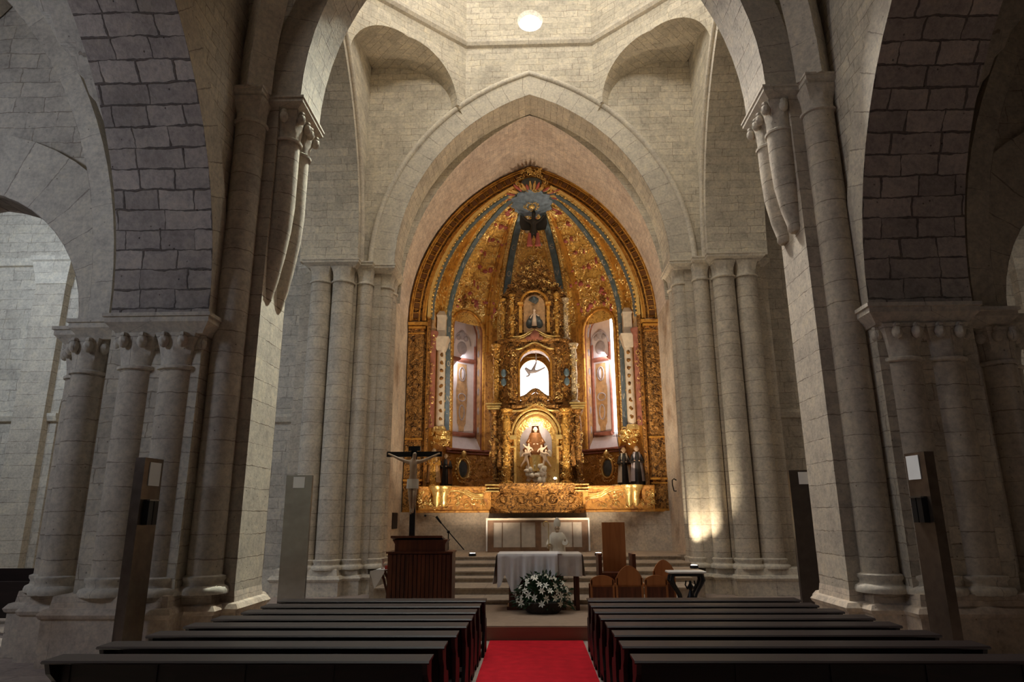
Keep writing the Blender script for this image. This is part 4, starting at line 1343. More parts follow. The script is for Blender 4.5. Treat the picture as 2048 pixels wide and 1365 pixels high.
# ------------------------------------------------------------------ information panels
def totem(x, y, wdt, h, ang, mat, label, paper, device=None, th=0.12, z0=0.0):
    """upright slab; x,y = centre of its foot; ang turns it"""
    t = thing('information_panel', (x, y, z0), label, 'panel', 'tall metal panels beside the piers')
    Mx = Matrix.Translation((x, y, 0)) @ Matrix.Rotation(R(ang), 4, 'Z')
    m = MB().box(-wdt / 2, wdt / 2, -th / 2, th / 2, z0, h); m.xf(Mx)
    build('slab', m, mat, t, smooth=0)
    px, pz, pw, ph = paper
    m = MB().box(px - pw / 2, px + pw / 2, -th / 2 - 0.012, -th / 2, pz - ph / 2, pz + ph / 2); m.xf(Mx)
    build('paper_notice', m, M['paper'], t, smooth=0, label='blank looking white notice')
    if device:
        m = MB()
        for g in (-1, 1): m.box(device[0] + g * 0.06 - 0.05, device[0] + g * 0.06 + 0.05, -th / 2 - 0.09, -th / 2, device[1] - 0.17, device[1] + 0.17)
        m.xf(Mx); build('loudspeaker', m, M['black'], t, smooth=0)
        m = MB().box(device[0] - 0.12, device[0] + 0.12, -th / 2 - 0.1, -th / 2, device[1] + 0.17, device[1] + 0.19); m.xf(Mx)
        build('bracket', m, M['steel'], t, smooth=0)
    return t
totem(-5.79, 10.08, 0.44, 2.97, 85, M['reflectbrown'], 'tall brown panel with black device in front of the near left pier', (0.03, 2.74, 0.26, 0.34), (-0.02, 2.18), th=0.15)
totem(-5.72, 16.6, 0.62, 3.10, 4, M['steel'], 'tall brushed steel panel with small notice left of the far left pier', (0.0, 2.93, 0.27, 0.26), z0=0.0)
totem(5.55, 10.08, 0.42, 2.97, -82, M['reflectbrown'], 'tall brown panel with black device in front of the near right pier', (-0.04, 2.76, 0.26, 0.34), (0.02, 2.16), th=0.15)
totem(5.82, 15.2, 0.56, 3.05, -4, M['bronze'], 'dark panel with white notice half hidden behind the near right pier', (0.03, 2.88, 0.24, 0.26))

# ------------------------------------------------------------------ small lamps on the chancel floor
def floor_lamp(x, y, z, label, target, e, col=WARM, ang=80):
    t = thing('floor_spotlight', (x, y, z), label, 'spotlight', 'small spotlights on the floor')
    build('housing', MB().lathe([(0.10, z), (0.12, z + 0.02), (0.11, z + 0.08), (0.08, z + 0.09)], x, y, n=16), M['black'], t)
    build('lens', MB().lathe([(0.085, z + 0.088), (0.085, z + 0.094)], x, y, n=16), M['lampglow'], t)
    spot('floor_spot_light', (x, y, z + 0.12), target, e, col, ang)
floor_lamp(-1.95, 21.9, 0.92, 'glowing floor spotlight on the top step left of the altar', (-1.8, 26.0, 8.2), 600, (1.0, 0.80, 0.58), 105)
floor_lamp(1.95, 21.9, 0.92, 'glowing floor spotlight on the top step, close to the bishop side', (1.8, 26.0, 8.2), 600, (1.0, 0.80, 0.58), 105)
floor_lamp(2.25, 21.7, 0.92, 'glowing floor spotlight beside the high backed chair', (0.5, 27.0, 12.5), 1300, (1.0, 0.80, 0.58), 90)
floor_lamp(4.34, 19.6, 0.70, 'bright floor spotlight at the foot of the far right pier', (4.66, 20.3, 4.5), 380, (1.0, 0.86, 0.64), 85)

# dark furniture in the side aisles
def aisle_bench(x0, x1, y, label, h=0.95):
    t = thing('aisle_bench', ((x0 + x1) / 2, y, 0), label, 'bench', 'dark benches in the side aisles')
    build('backrest', MB().box(x0, x1, y, y + 0.05, 0.3, h), M['darkwood'], t, smooth=0)
    build('seat', MB().box(x0, x1, y + 0.05, y + 0.42, 0.42, 0.47), M['darkwood'], t, smooth=0)
    for xx in (x0, x1 - 0.05): build('end_panel', MB().box(xx, xx + 0.05, y - 0.02, y + 0.42, 0.0, h + 0.03), M['darkwood'], t, smooth=0)
aisle_bench(-12.5, -9.15, 13.3, 'dark wooden bench in the left aisle behind the near pier')
aisle_bench(-13.9, -10.4, 14.6, 'taller dark bench at the left edge, behind another bench', 1.1)
aisle_bench(7.45, 8.9, 19.4, 'dark bench beyond the far right pier')

# ------------------------------------------------------------------ the altarpiece
XC, YA = 0.06, 24.95
AP = thing('altarpiece', (XC, 25.4, 2.25), 'huge gilded baroque altarpiece with ribbed half dome filling the apse', 'altarpiece')
def cy_(th, r, z):
    t = R(th)
    return (XC + r * math.sin(t), YA + r * math.cos(t), z)
RB = 4.1
ZD = 9.45
def dz(r): return prof_z(r, 4.14, ZD, 15.3)
def part(name, mb, mat, parent=None, smooth=35, label=None, kind=None):
    return build(name, mb, mat, parent or AP, smooth=smooth, label=label, kind=kind)

# framing arch with its inner splay, fillets and coffers
PO = [(x + XC, z) for x, z in arch(4.80, 9.45, 15.98, 20)]
PI_ = [(x + XC, z) for x, z in arch(4.20, 9.45, 15.28, 20)]
m = MB()
m.grid([[(p[0], 25.0, p[1]) for p in PO], [(p[0], 25.05, p[1]) for p in PI_], [(p[0] * 0.985, 25.5, p[1] - 0.03) for p in PI_]])
m.grid([[(p[0], 24.9, p[1]) for p in PO], [(p[0], 25.02, p[1]) for p in PO]])
part('framing_arch', m, M['golddark'])
m = MB()
for q, rr_ in ((0.03, 0.05), (0.16, 0.035), (0.62, 0.03), (0.86, 0.035), (1.0, 0.06)):
    m.tube([(a[0] + (b[0] - a[0]) * q, 24.97, a[1] + (b[1] - a[1]) * q) for a, b in zip(PO, PI_)], rr_, 6)
part('arch_fillet', m, M['goldplain'])
mid = [((a[0] * 0.6 + b[0] * 0.4), (a[1] * 0.6 + b[1] * 0.4)) for a, b in zip(PO, PI_)]
LL = arclen(mid)
def at_len(pts, LL, l):
    for i in range(len(LL) - 1):
        if l <= LL[i + 1]:
            f = (l - LL[i]) / (LL[i + 1] - LL[i])
            return (pts[i][0] + (pts[i + 1][0] - pts[i][0]) * f, pts[i][1] + (pts[i + 1][1] - pts[i][1]) * f), i
    return pts[-1], len(pts) - 2
ncf = 40
MCOF = plain('dark_brown_coffer', (0.20, 0.085, 0.025, 1), 0.45, metal=0.3)
for k in range(ncf):
    m = MB(); mf = MB()
    l = LL[-1] * (k + 0.5) / ncf
    (x, z), i = at_len(mid, LL, l)
    d = Vector((mid[i + 1][0] - mid[i][0], 0, mid[i + 1][1] - mid[i][1])).normalized()
    nn = Vector((-d.z, 0, d.x))
    c = Vector((x, 24.98, z))
    def q4(hl, hw, dy): return [tuple(c + d * a * hl + nn * b * hw + Vector((0, dy, 0))) for a, b in ((-1, -1), (1, -1), (1, 1), (-1, 1))]
    m.poly(q4(0.085, 0.13, -0.01))
    q = q4(0.13, 0.16, -0.015)
    for j in range(4): mf.tube([q[j], q[(j + 1) % 4]], 0.012, 4, cap=False)
    q = q4(0.09, 0.07, -0.02)
    cf_ = part('coffer', m, MCOF, smooth=0)
    build('coffer_frame', mf, M['goldplain'], cf_, smooth=60)

# side posts of the frame
for sx in (-1, 1):
    def SXm(mb): 
        if sx < 0: mb.v = [(2 * XC - p[0], p[1], p[2]) for p in mb.v]
        return mb
    X0 = XC
    m = MB().box(X0 + 4.22, X0 + 4.82, 24.95, 25.2, 2.25, 9.4); m.box(X0 + 4.0, X0 + 4.3, 25.12, 25.35, 2.25, 9.6)
    part('side_post', SXm(m), M['golddark'], smooth=0)
    for z, w_, h in ((9.32, 0.12, 0.12), (9.18, 0.06, 0.08), (8.95, 0.03, 0.04), (4.9, 0.05, 0.06), (3.4, 0.09, 0.07), (3.25, 0.05, 0.05), (2.3, 0.05, 0.1)):
        part('post_moulding', SXm(MB().box(X0 + 4.22 - w_, X0 + 4.82, 24.95 - w_, 25.1, z - h / 2, z + h / 2)), M['goldplain'], smooth=0)
    m = MB()
    for k in range(16):
        z = 3.6 + k * 0.335
        if abs(z - 4.9) < 0.15: continue
        m.blob((X0 + 4.50, 24.93, z), (0.10, 0.04, 0.13), 8, 5, wob=0.5)
        m.tube([(X0 + 4.50 + 0.16 * math.cos(a), 24.93, z + 0.14 * math.sin(a)) for a in [PI * q / 5 for q in range(6)]], 0.02, 5)
    part('post_ornament', SXm(m), M['golddark'])

# walls of the apse: gilded shell with two arched window openings
WC, WH = 44.6, 11.6
def arch_top(th):
    d = abs(abs(th) - WC)
    if d >= WH: return None
    return 9.80 + 0.84 * math.sqrt(1 - (d / WH) ** 2)
SILL = 4.78
shell = MB()
ths = sorted(set([-90 + i * 3 for i in range(61)] + [s * (WC + g * WH) for s in (-1, 1) for g in (-1, 1)] + [s * (WC + WH * math.cos(PI * i / 12)) for s in (-1, 1) for i in range(13)]))
for a, b in zip(ths, ths[1:]):
    if b - a < 0.01: continue
    mt = (a + b) / 2
    inside = abs(abs(mt) - WC) < WH
    zt_a, zt_b = dz(RB), dz(RB)
    if abs(mt) < 7.6:   # centre window behind the tower
        segs = [((2.25, 2.25), (6.2, 6.2)), ((9.0, 9.0), (10.7, 10.7))]
    elif inside:
        ta = arch_top(a) or 9.80; tb = arch_top(b) or 9.80
        segs = [((2.25, 2.25), (SILL, SILL)), ((ta, tb), (10.7, 10.7))]
    else:
        segs = [((2.25, 2.25), (6.0, 6.0)), ((6.0, 6.0), (9.8, 9.8)), ((9.8, 9.8), (10.7, 10.7))]
    for (la, lb), (ha, hb) in segs:
        shell.poly([cy_(a, RB, la), cy_(b, RB, lb), cy_(b, RB, hb), cy_(a, RB, ha)])
part('apse_panelling', shell, M['goldpaint'], smooth=50)
g_ = MB()
rs_ = [4.1, 4.05, 3.95, 3.8, 3.5, 3.1, 2.6, 2.0, 1.4, 0.8, 0.3]
RD = 4.1
def domept(th, r, off=0.0):
    """point on the half dome; r is the plan radius, off lifts inward"""
    z = dz(min(r, 4.1))
    p = Vector(cy_(th, r, z))
    if off:
        e = 0.05
        r1, r2 = max(r - e, 0.05), min(r + e, 4.1)
        dr, dzz = r2 - r1, dz(r2) - dz(r1)
        n2 = Vector((dzz, -dr)).normalized()     # inward (toward axis) and downward
        if n2.x > 0: n2 = -n2
        t = R(th)
        p += Vector((math.sin(t) * n2.x, math.cos(t) * n2.x, n2.y)) * off
    return p
rows = []
for i in range(61):
    th = -90 + 3 * i
    rows.append([tuple(domept(th, r)) for r in rs_])
# lower edge of the dome begins above the windows
g_.grid(rows)
part('half_dome', g_, M['goldgore'], smooth=60)

# ribs with blue lettered bands and beaded borders
def rib_path(th, zlow):
    pts = []
    z = zlow
    while z < ZD + 0.2:
        pts.append((Vector(cy_(th, RB, z)), Vector((-math.sin(R(th)), -math.cos(R(th)), 0)))); z += 0.45
    for k in range(1, 18):
        a = k / 17.0
        r = 4.1 - (4.1 - 0.75) * (1 - math.cos(a * PI / 2)) ** 0.9
        p = domept(th, r); n_in = (domept(th, r, 0.1) - p).normalized()
        if p.z > ZD + 0.3: pts.append((p, n_in))
    return pts
def ribbon(mb, pts, lift, half, side=0.0, thick=0.05):
    k = len(pts)
    rows = []
    for i in range(k):
        P, N = pts[i]
        T = (pts[min(i + 1, k - 1)][0] - pts[max(i - 1, 0)][0]).normalized()
        Sd = T.cross(N).normalized()
        c = P + Sd * side
        h = half(i / (k - 1)) if callable(half) else half
        rows.append([tuple(c - Sd * h + N * (lift - thick)), tuple(c - Sd * h + N * lift), tuple(c + Sd * h + N * lift), tuple(c + Sd * h + N * (lift - thick))])
    mb.grid(rows, close=True)
    mb.poly(rows[0]); mb.poly(rows[-1])
def frame_at(pts, f):
    k = len(pts)
    L = [0]
    for i in range(1, k): L.append(L[-1] + (pts[i][0] - pts[i - 1][0]).length)
    l = f * L[-1]
    for i in range(k - 1):
        if l <= L[i + 1] or i == k - 2:
            u = (l - L[i]) / max(L[i + 1] - L[i], 1e-6)
            P = pts[i][0].lerp(pts[i + 1][0], u); N = pts[i][1].lerp(pts[i + 1][1], u).normalized()
            T = (pts[i + 1][0] - pts[i][0]).normalized()
            return P, N, T, T.cross(N).normalized(), L[-1]
LSG = 1
GL = {  # strokes of the letters on a unit square, origin bottom left
 'Z': [[(0, 1), (1, 1), (0, 0), (1, 0)]], 'N': [[(0, 0), (0, 1), (1, 0), (1, 1)]], 'I': [[(0.5, 0), (0.5, 1)]], 'V': [[(0, 1), (0.5, 0), (1, 1)]],
 'O': [[(0.5 + 0.5 * math.cos(2 * PI * q / 10), 0.5 + 0.5 * math.sin(2 * PI * q / 10)) for q in range(11)]],
 'A': [[(0, 0), (0.5, 1), (1, 0)], [(0.2, 0.4), (0.8, 0.4)]], 'T': [[(0, 1), (1, 1)], [(0.5, 1), (0.5, 0)]],
 'C': [[(0.5 + 0.5 * math.cos(q), 0.5 + 0.5 * math.sin(q)) for q in [R(50 + 26 * j) for j in range(11)]]],
 'S': [[(1, 0.9), (0.5, 1), (0.05, 0.8), (0.2, 0.55), (0.8, 0.45), (0.95, 0.2), (0.5, 0), (0, 0.1)]],
 'L': [[(0, 1), (0, 0), (1, 0)]], 'E': [[(1, 1), (0, 1), (0, 0), (1, 0)], [(0, 0.5), (0.7, 0.5)]]}
rnd = random.Random(11)
RIBS = [(-62.5, 5.45, 'ZNZONIVIAVTC'), (64.5, 5.45, 'IVIZATIVOCAT'), (-19, 8.6, 'TILOC'), (20, 8.6, 'ETIVS'), (-86, 9.6, ''), (86, 9.6, '')]
for th, zl, word in RIBS:
    pts = rib_path(th, zl)
    wdt = lambda t: 0.155 - 0.035 * t
    m = MB(); ribbon(m, pts, 0.17, wdt, 0, 0.05)
    rb = part('dome_rib', m, M['blueband'], smooth=50, label='slate blue rib band with gilt letters')
    m = MB()
    for sd in (-1, 1):
        ribbon(m, pts, 0.13, 0.085, sd * 0.235, 0.12)
    b = build('rib_border', m, M['goldbright'], rb, smooth=50)
    m = MB()
    k = len(pts)
    Lr = frame_at(pts, 0)[4]
    nb = int(Lr / 0.17)
    for sd in (-1, 1):
        for i in range(nb):
            P, N, T, Sd, _ = frame_at(pts, (i + 0.5) / nb)
            c = P + Sd * sd * (0.235 + rnd.uniform(-0.03, 0.03)) + N * 0.15
            m.blob(c, rnd.uniform(0.03, 0.055), 6, 4)
            if i % 2 == 0:
                a0 = rnd.uniform(0, 6)
                m.tube([c + Sd * sd * 0.05 * math.cos(a0 + q) + T * 0.06 * math.sin(a0 + q) + N * 0.02 for q in (0, 0.9, 1.8, 2.7, 3.6)], 0.014, 4)
    build('beading', m, M['goldbright'], rb, smooth=60, kind='stuff')
    if word:
        for i, ch in enumerate(word):
            m = MB()
            P, N, T, Sd, _ = frame_at(pts, 0.05 + 0.80 * i / len(word))
            for st in GL[ch]:
                m.tube([P + N * 0.18 + T * ((v - 0.5) * 0.22) + Sd * ((u - 0.5) * 0.15) * LSG for u, v in st], 0.011, 4)
            build('letter', m, M['cream'], rb, smooth=0)

# scrolls and leaves scattered over gores and bays
def scroll(mb, P, N, size, rr):
    N = N.normalized(); u = N.orthogonal().normalized(); v = N.cross(u)
    a0 = rr.uniform(0, 2 * PI); sg = rr.choice((-1, 1))
    pts = []; rad = []
    for q in range(9):
        a = a0 + sg * q * 0.62
        s_ = size * (1 - q * 0.095)
        pts.append(P + u * math.cos(a) * s_ + v * math.sin(a) * s_ + N * (0.03 + 0.02 * math.sin(q)))
        rad.append(size * (0.10 + 0.10 * math.sin(PI * (q + 1) / 10)))
    mb.tube(pts, rad, 5)
    if rr.random() < 0.6: mb.blob(P + N * 0.05, size * rr.uniform(0.22, 0.4), 6, 4)
for (t0, t1, nsc, nm) in ((-56, -24, 250, 'left window bay'), (24, 57, 250, 'right window bay'), (-14, 14, 110, 'middle bay'), (-82, -68, 30, 'l'), (70, 82, 30, 'r')):
    m = MB(); mp = MB()
    for _ in range(nsc):
        th = rnd.uniform(t0, t1)
        r = rnd.choice((4.08, 4.05, 4.0, 3.9, 3.7, 3.4, 3.0, 2.6, 2.1, 1.6)) * rnd.uniform(0.97, 1.0)
        if r < 2.2: th = (t0 + t1) / 2 + (th - (t0 + t1) / 2) * 0.7
        P = domept(th, r)
        if arch_top(th) and P.z < arch_top(th) + 0.25: continue
        N = domept(th, r, 0.1) - P
        if rnd.random() < 0.16:
            mp.blob(P + N.normalized() * 0.05, (rnd.uniform(0.05, 0.12), rnd.uniform(0.05, 0.12), rnd.uniform(0.05, 0.13)), 7, 5, wob=0.6)
        scroll(m, P, N, rnd.uniform(0.07, 0.22), rnd)
    part('carved_foliage', m, M['goldbright'], smooth=60, kind='stuff')
    if nsc > 100: part('painted_cherub_head', mp, M['cream'] if nsc == 110 else M['pinkrobe'], smooth=60, kind='stuff')
# dark openwork rosettes on the gores
m = MB()
for th in (-50, 50):
    P = domept(th, 3.93); N = (domept(th, 3.93, 0.1) - P).normalized()
    for q in range(7):
        a = 2 * PI * q / 6
        u = N.orthogonal().normalized(); v = N.cross(u)
        s_ = 0.13 if q < 6 else 0
        m.blob(P + (u * math.cos(a) + v * math.sin(a)) * s_ + N * 0.05, 0.09, 7, 5, wob=0.6)
part('dark_rosette', m, M['golddark'])
# plain amber sheets of the outer gores
for t0, t1 in ((-83, -66), (68, 83)):
    m = MB()
    m.grid([[tuple(domept(t0 + (t1 - t0) * i / 6, r_, 0.04)) for r_ in (4.05, 3.95, 3.7, 3.3, 2.8, 2.2, 1.6, 1.0)] for i in range(7)])
    part('amber_gore', m, M['goldplain'], smooth=60)
# broad amber fillets beside the central ribs
m = MB()
for th in (-29, 30):
    ribbon(m, rib_path(th, 9.0), 0.10, lambda t: 0.16 - 0.06 * t, 0, 0.12)
    ribbon(m, rib_path(th, 9.0), 0.14, 0.03, 0.0, 0.05)
part('gore_fillet', m, M['goldplain'])

# window recesses
for sx in (-1, 1):
    wn = thing('window_recess', cy_(sx * WC, 4.6, SILL), 'painted arched window recess in the gilded apse, %s of the tower' % ('left' if sx < 0 else 'right, with the stronger daylight'), 'window niche', None)
    # jambs and soffit
    m = MB()
    prof = []
    for k in range(0, 7): prof.append((WC - WH, SILL + (9.8 - SILL) * k / 6))
    for k in range(1, 12):
        a = PI - PI * k / 12
        prof.append((WC + WH * math.cos(a), 9.8 + 0.84 * math.sin(a)))
    for k in range(0, 7): prof.append((WC + WH, 9.8 - (9.8 - SILL) * k / 6))
    rows = []
    for r, g in ((4.1, 1.0), (4.3, 0.95), (4.5, 0.92)):
        rows.append([cy_(sx * (WC + (th - WC) * g), r, (z if z <= 9.8 else 9.8 + (z - 9.8) * g) + 0.0) for th, z in prof])
    m.grid(rows)
    build('reveal', m, M['ochre'], wn, smooth=50, label='painted splayed reveal')
    # coloured bands on the reveal
    m = MB(); m2 = MB()
    for f, rad in ((0.1, 0.03), (0.9, 0.035)):
        m.tube([tuple(Vector(a).lerp(Vector(b), f)) for a, b in zip(rows[0], rows[2])], rad, 6)
    build('reveal_moulding', m, M['redpaint'], wn, smooth=60)
    for i in range(1, len(prof) - 1):
        a = Vector(rows[0][i]).lerp(Vector(rows[2][i]), 0.35); b = Vector(rows[0][i]).lerp(Vector(rows[2][i]), 0.7)
        c = (a + b) / 2; cc = Vector(cy_(sx * WC, 4.3, c.z if c.z < 9.8 else 9.8)) - c
        m2.blob(c + cc.normalized() * 0.01, (0.05, 0.05, 0.17), 6, 5)
    build('reveal_cartouche', m2, M['greypaint'], wn, smooth=60)
    # gilt arch moulding round the opening
    m = MB().tube([tuple(Vector(p) + (Vector((XC, YA, p[2])) - Vector(p)).normalized() * 0.05) for p in [cy_(sx * (WC + (th - WC) * 1.06), 4.08, z if z < 9.8 else 9.8 + (z - 9.8) * 1.08) for th, z in prof]], 0.07, 8)
    build('gilt_arch_moulding', m, M['goldplain'], wn, smooth=60)
    # back: painted panel and a strip of glass at the outer side
    gl = 2.2 if sx < 0 else 8.0
    z0b = 5.45
    th_in, th_out = WC - WH * 0.92, WC + WH * 0.92
    def topz(th):
        d = abs(th - WC) / (WH * 0.92)
        return 9.8 + 0.76 * math.sqrt(max(0, 1 - d * d))
    def strip(a, b, r, n_=10):
        mm = MB()
        tt = [a + (b - a) * i / n_ for i in range(n_ + 1)]
        mm.grid([[cy_(sx * t_, r, z0b - 0.5) for t_ in tt], [cy_(sx * t_, r, topz(t_)) for t_ in tt]])
        return mm
    build('painted_panel', strip(th_in, th_out - gl, 4.49), M['fresco'], wn, smooth=0, label='white painted plaster back')
    build('glass_strip', strip(th_out - gl, th_out, 4.485), M['altarwin'], wn, smooth=0, label='blindingly bright glass')
    def patch(poly, r, mat, nm):
        mm = MB()
        # subdivided fan strip between left and right outline
        mm.poly([cy_(sx * t_, r, z) for t_, z in poly])
        build(nm, mm, mat, wn, smooth=0)
    pc_ = (th_in + th_out - gl) / 2 - (0.6 if sx > 0 else 0)
    hw = (th_out - gl - th_in) / 2
    # frame borders and cross bar
    fr = MB()
    for e in (th_in + 1.2, th_out - gl - 0.8):
        fr.tube([cy_(sx * e, 4.44, z0b), cy_(sx * e, 4.44, 9.3)], 0.05, 6)
    fr.tube([cy_(sx * (th_in + 1.2 + (hw * 2 - 2) * i / 6), 4.44, 8.62) for i in range(7)], 0.10, 6)
    fr.tube([cy_(sx * (th_in + 1.2 + (hw * 2 - 2) * i / 6), 4.42, z0b - 0.02) for i in range(7)], 0.09, 6)
    build('painted_frame', fr, M['redpaint'], wn, smooth=60)
    # tapering painted pendant below, shield above
    prof_l = [(3.2, 8.45), (3.3, 7.6), (3.9, 7.35), (3.5, 6.6), (3.0, 6.2), (2.9, 5.9), (1.9, 5.75), (1.7, 5.55)]
    rowsP = [[cy_(sx * (pc_ - w_), 4.46, z), cy_(sx * pc_, 4.45, z), cy_(sx * (pc_ + w_), 4.46, z)] for w_, z in prof_l]
    build('painted_pendant', MB().grid(rowsP), M['ochre'], wn, smooth=0)
    for z, h, w_ in ((8.0, 0.3, 0.16), (7.0, 0.16, 0.2), (6.35, 0.32, 0.13)):
        mm = MB().tube([tuple(Vector(cy_(sx * pc_, 4.44, z)) + Vector((math.cos(sx * R(-pc_)) * w_ * math.cos(q), math.sin(sx * R(-pc_)) * w_ * math.cos(q), h * math.sin(q)))) for q in [2 * PI * j / 12 for j in range(13)]], 0.025, 5)
        if z == 8.0: mm.blob(cy_(sx * pc_, 4.46, 8.0), (0.10, 0.02, 0.24), 8, 6)
        build('painted_oval', mm, M['greypaint'], wn, smooth=60)
    mm = MB()
    for dx_, z, sx_, sz_ in ((0, 9.15, 0.26, 0.30), (0.0, 9.75, 0.16, 0.22), (-0.2, 9.6, 0.12, 0.12), (0.2, 9.6, 0.12, 0.12)):
        tr = R(sx * pc_)
        mm.blob(Vector(cy_(sx * pc_, 4.47, z)) + Vector((math.cos(tr) * dx_, -math.sin(tr) * dx_, 0)), (sx_, 0.05, sz_), 10, 7, rot=Matrix.Rotation(-tr, 3, 'Z'))
    mm.tube([tuple(Vector(cy_(sx * pc_, 4.44, 9.3)) + Vector((math.cos(R(sx * pc_)) * 0.45 * math.cos(q), -math.sin(R(sx * pc_)) * 0.45 * math.cos(q), 0.55 * math.sin(q)))) for q in [PI * j / 10 for j in range(11)]], 0.025, 5)
    build('painted_shield', mm, M['greypaint'], wn, smooth=60)
    # sloping white sill
    mm = MB().grid([[cy_(sx * (WC - WH + 2 * WH * i / 8), 4.12, SILL) for i in range(9)], [cy_(sx * (WC - WH * 0.92 + 1.84 * WH * i / 8), 4.5, z0b - 0.05) for i in range(9)]])
    build('sloping_sill', mm, M['fresco'], wn, smooth=0)
    area('recess_daylight', cy_(sx * (WC + WH * 0.7), 4.32, 8.0), cy_(sx * (WC - WH * 0.6), 4.42, 7.0), 0.5, 24 if sx < 0 else 55, (0.97, 0.95, 1.0), size_y=2.4)

# side columns with pale capitals beside the windows
for sx, th in ((-1, -71), (1, 73)):
    bx, by, _ = cy_(th, 3.92, 0)
    m = MB().lathe([(0.17, 5.5), (0.17, 8.55)], bx, by, n=16)
    sc_ = part('side_column', m, M['cream'], smooth=60, label='cream column with dark painted ornament')
    m = MB()
    for k in range(9):
        m.blob((bx - 0.04 * sx, by - 0.165, 5.8 + k * 0.32), (0.07, 0.02, 0.09), 6, 5, wob=0.8)
    build('painted_ornament', m, M['golddark'], sc_, smooth=60, kind='stuff')
    m = MB(); stack(m, [(bx - 0.2, by - 0.2), (bx + 0.2, by - 0.2), (bx + 0.2, by + 0.2), (bx - 0.2, by + 0.2)], [(-0.04, 8.55), (0.0, 8.65), (0.02, 8.8), (0.10, 9.0), (0.12, 9.08)])
    build('capital', m, M['cream'], sc_, smooth=40)
    m = MB(); stack(m, [(bx - 0.2, by - 0.2), (bx + 0.2, by - 0.2), (bx + 0.2, by + 0.2), (bx - 0.2, by + 0.2)], [(0, 9.08), (-0.03, 9.2), (-0.03, 9.9), (0.0, 10.0), (-0.1, 10.2)])
    build('entablature_block', m, M['cream'], sc_, smooth=40)
    m = MB(); stack(m, [(bx - 0.2, by - 0.2), (bx + 0.2, by - 0.2), (bx + 0.2, by + 0.2), (bx - 0.2, by + 0.2)], [(0.04, 5.3), (0.04, 5.4), (0, 5.5)])
    build('base', m, M['goldbright'], sc_, smooth=40)
    # second, darker pilaster strip and small obelisk near the frame
    bx2, by2, _ = cy_(th + sx * 11, 4.02, 0)
    m = MB().lathe([(0.16, 5.4), (0.16, 8.9), (0.24, 9.05), (0.24, 9.15)], bx2, by2, n=12)
    part('reddish_pilaster', m, M['redpaint'], smooth=60, label='oxblood and gold pilaster strip')
    m = MB()
    for k in range(22): scroll(m, Vector((bx2 + rnd.uniform(-.12, .12), by2 - 0.17, 5.5 + k * 0.165)), Vector((0, -1, 0)), rnd.uniform(0.05, 0.1), rnd)
    part('pilaster_ornament', m, M['goldbright'], smooth=60)
    m = MB().lathe([(0.14, 9.15), (0.16, 9.3), (0.10, 9.4), (0.13, 9.6), (0.01, 10.5)], bx2, by2, n=8)
    part('obelisk_finial', m, M['ochre'], smooth=40)

# lower curved tier
def pe(t, off, z):
    return (XC + (4.18 + off) * math.sin(R(t)), 24.62 + (0.62 + off) * math.cos(R(t)) - 2 * off * math.cos(R(t)), z)
zt_ = MB()
rows = []
for rr2, z in ((0.0, 2.24), (0.06, 2.25), (0.07, 2.31), (0.0, 2.35), (0.0, 2.6), (0.02, 2.9), (0.10, 3.02), (0.14, 3.08), (0.14, 3.16), (0.08, 3.18)):
    rows.append([(XC + 4.2 * math.sin(R(t)), 24.70 + 0.5 * math.cos(R(t)) - rr2, z) for t in [-90 + 4 * i for i in range(46)]])
rows.append([cy_(-90 + 4 * i, 4.12, 3.19) for i in range(46)])
zt_.grid(rows)
part('predella', zt_, M['goldpaint'], smooth=40)
for z, rad in ((4.74, 0.06), (4.62, 0.03)):
    for t0, t1 in ((-60, -27), (28, 61)):
        part('bay_cornice', MB().tube([cy_(t0 + (t1 - t0) * i / 10, 4.06, z) for i in range(11)], rad, 6), M['redpaint'], smooth=60)
for th in (-47, 47):
    P = Vector(cy_(th, 4.0, 3.98)); N = Vector((XC, YA, 3.98)) - P; N.normalize()
    Rm = Matrix.Rotation(-R(th), 3, 'Z')
    m = MB().blob(P, (0.25, 0.05, 0.34), 16, 8, rot=Rm)
    md_ = part('shield_medallion', m, M['slate'], smooth=60, label='dark slate painted oval')
    m = MB()
    u = N.cross(Vector((0, 0, 1))).normalized()
    m.tube([P + u * 0.30 * math.cos(q) + Vector((0, 0, 0.40 * math.sin(q))) + N * 0.04 for q in [2 * PI * j / 20 for j in range(21)]], 0.045, 6)
    for j in range(26):
        q = 2 * PI * j / 26
        scroll(m, P + u * 0.42 * math.cos(q) + Vector((0, 0, 0.52 * math.sin(q))), N, rnd.uniform(0.05, 0.09), rnd)
    m.blob(P + Vector((0, 0, 0.55)) + N * 0.05, (0.12, 0.08, 0.16), 8, 6, wob=0.5)
    build('medallion_frame', m, M['goldbright'], md_, smooth=60)
m = MB(); m2 = MB()
for t0, t1, nn_ in ((-62, -27, 60), (28, 62, 60)):
    for _ in range(nn_):
        th = rnd.uniform(t0, t1); z = rnd.uniform(3.3, 4.55)
        if abs(abs(th) - 47) < 7: continue
        P = Vector(cy_(th, 4.07, z)); scroll(m, P, Vector((XC, YA, z)) - P, rnd.uniform(0.05, 0.12), rnd)
for _ in range(150):
    th = rnd.choice((-1, 1)) * rnd.uniform(26, 86); z = rnd.uniform(2.45, 3.0)
    P = Vector((XC + 4.2 * math.sin(R(th)), 24.68 + 0.5 * math.cos(R(th)), z)); scroll(m2, P, Vector((0, -1, 0)), rnd.uniform(0.05, 0.11), rnd)
part('lower_bay_foliage', m, M['gold'], smooth=60, kind='stuff')
part('predella_foliage', m2, M['goldbright'], smooth=60, kind='stuff')
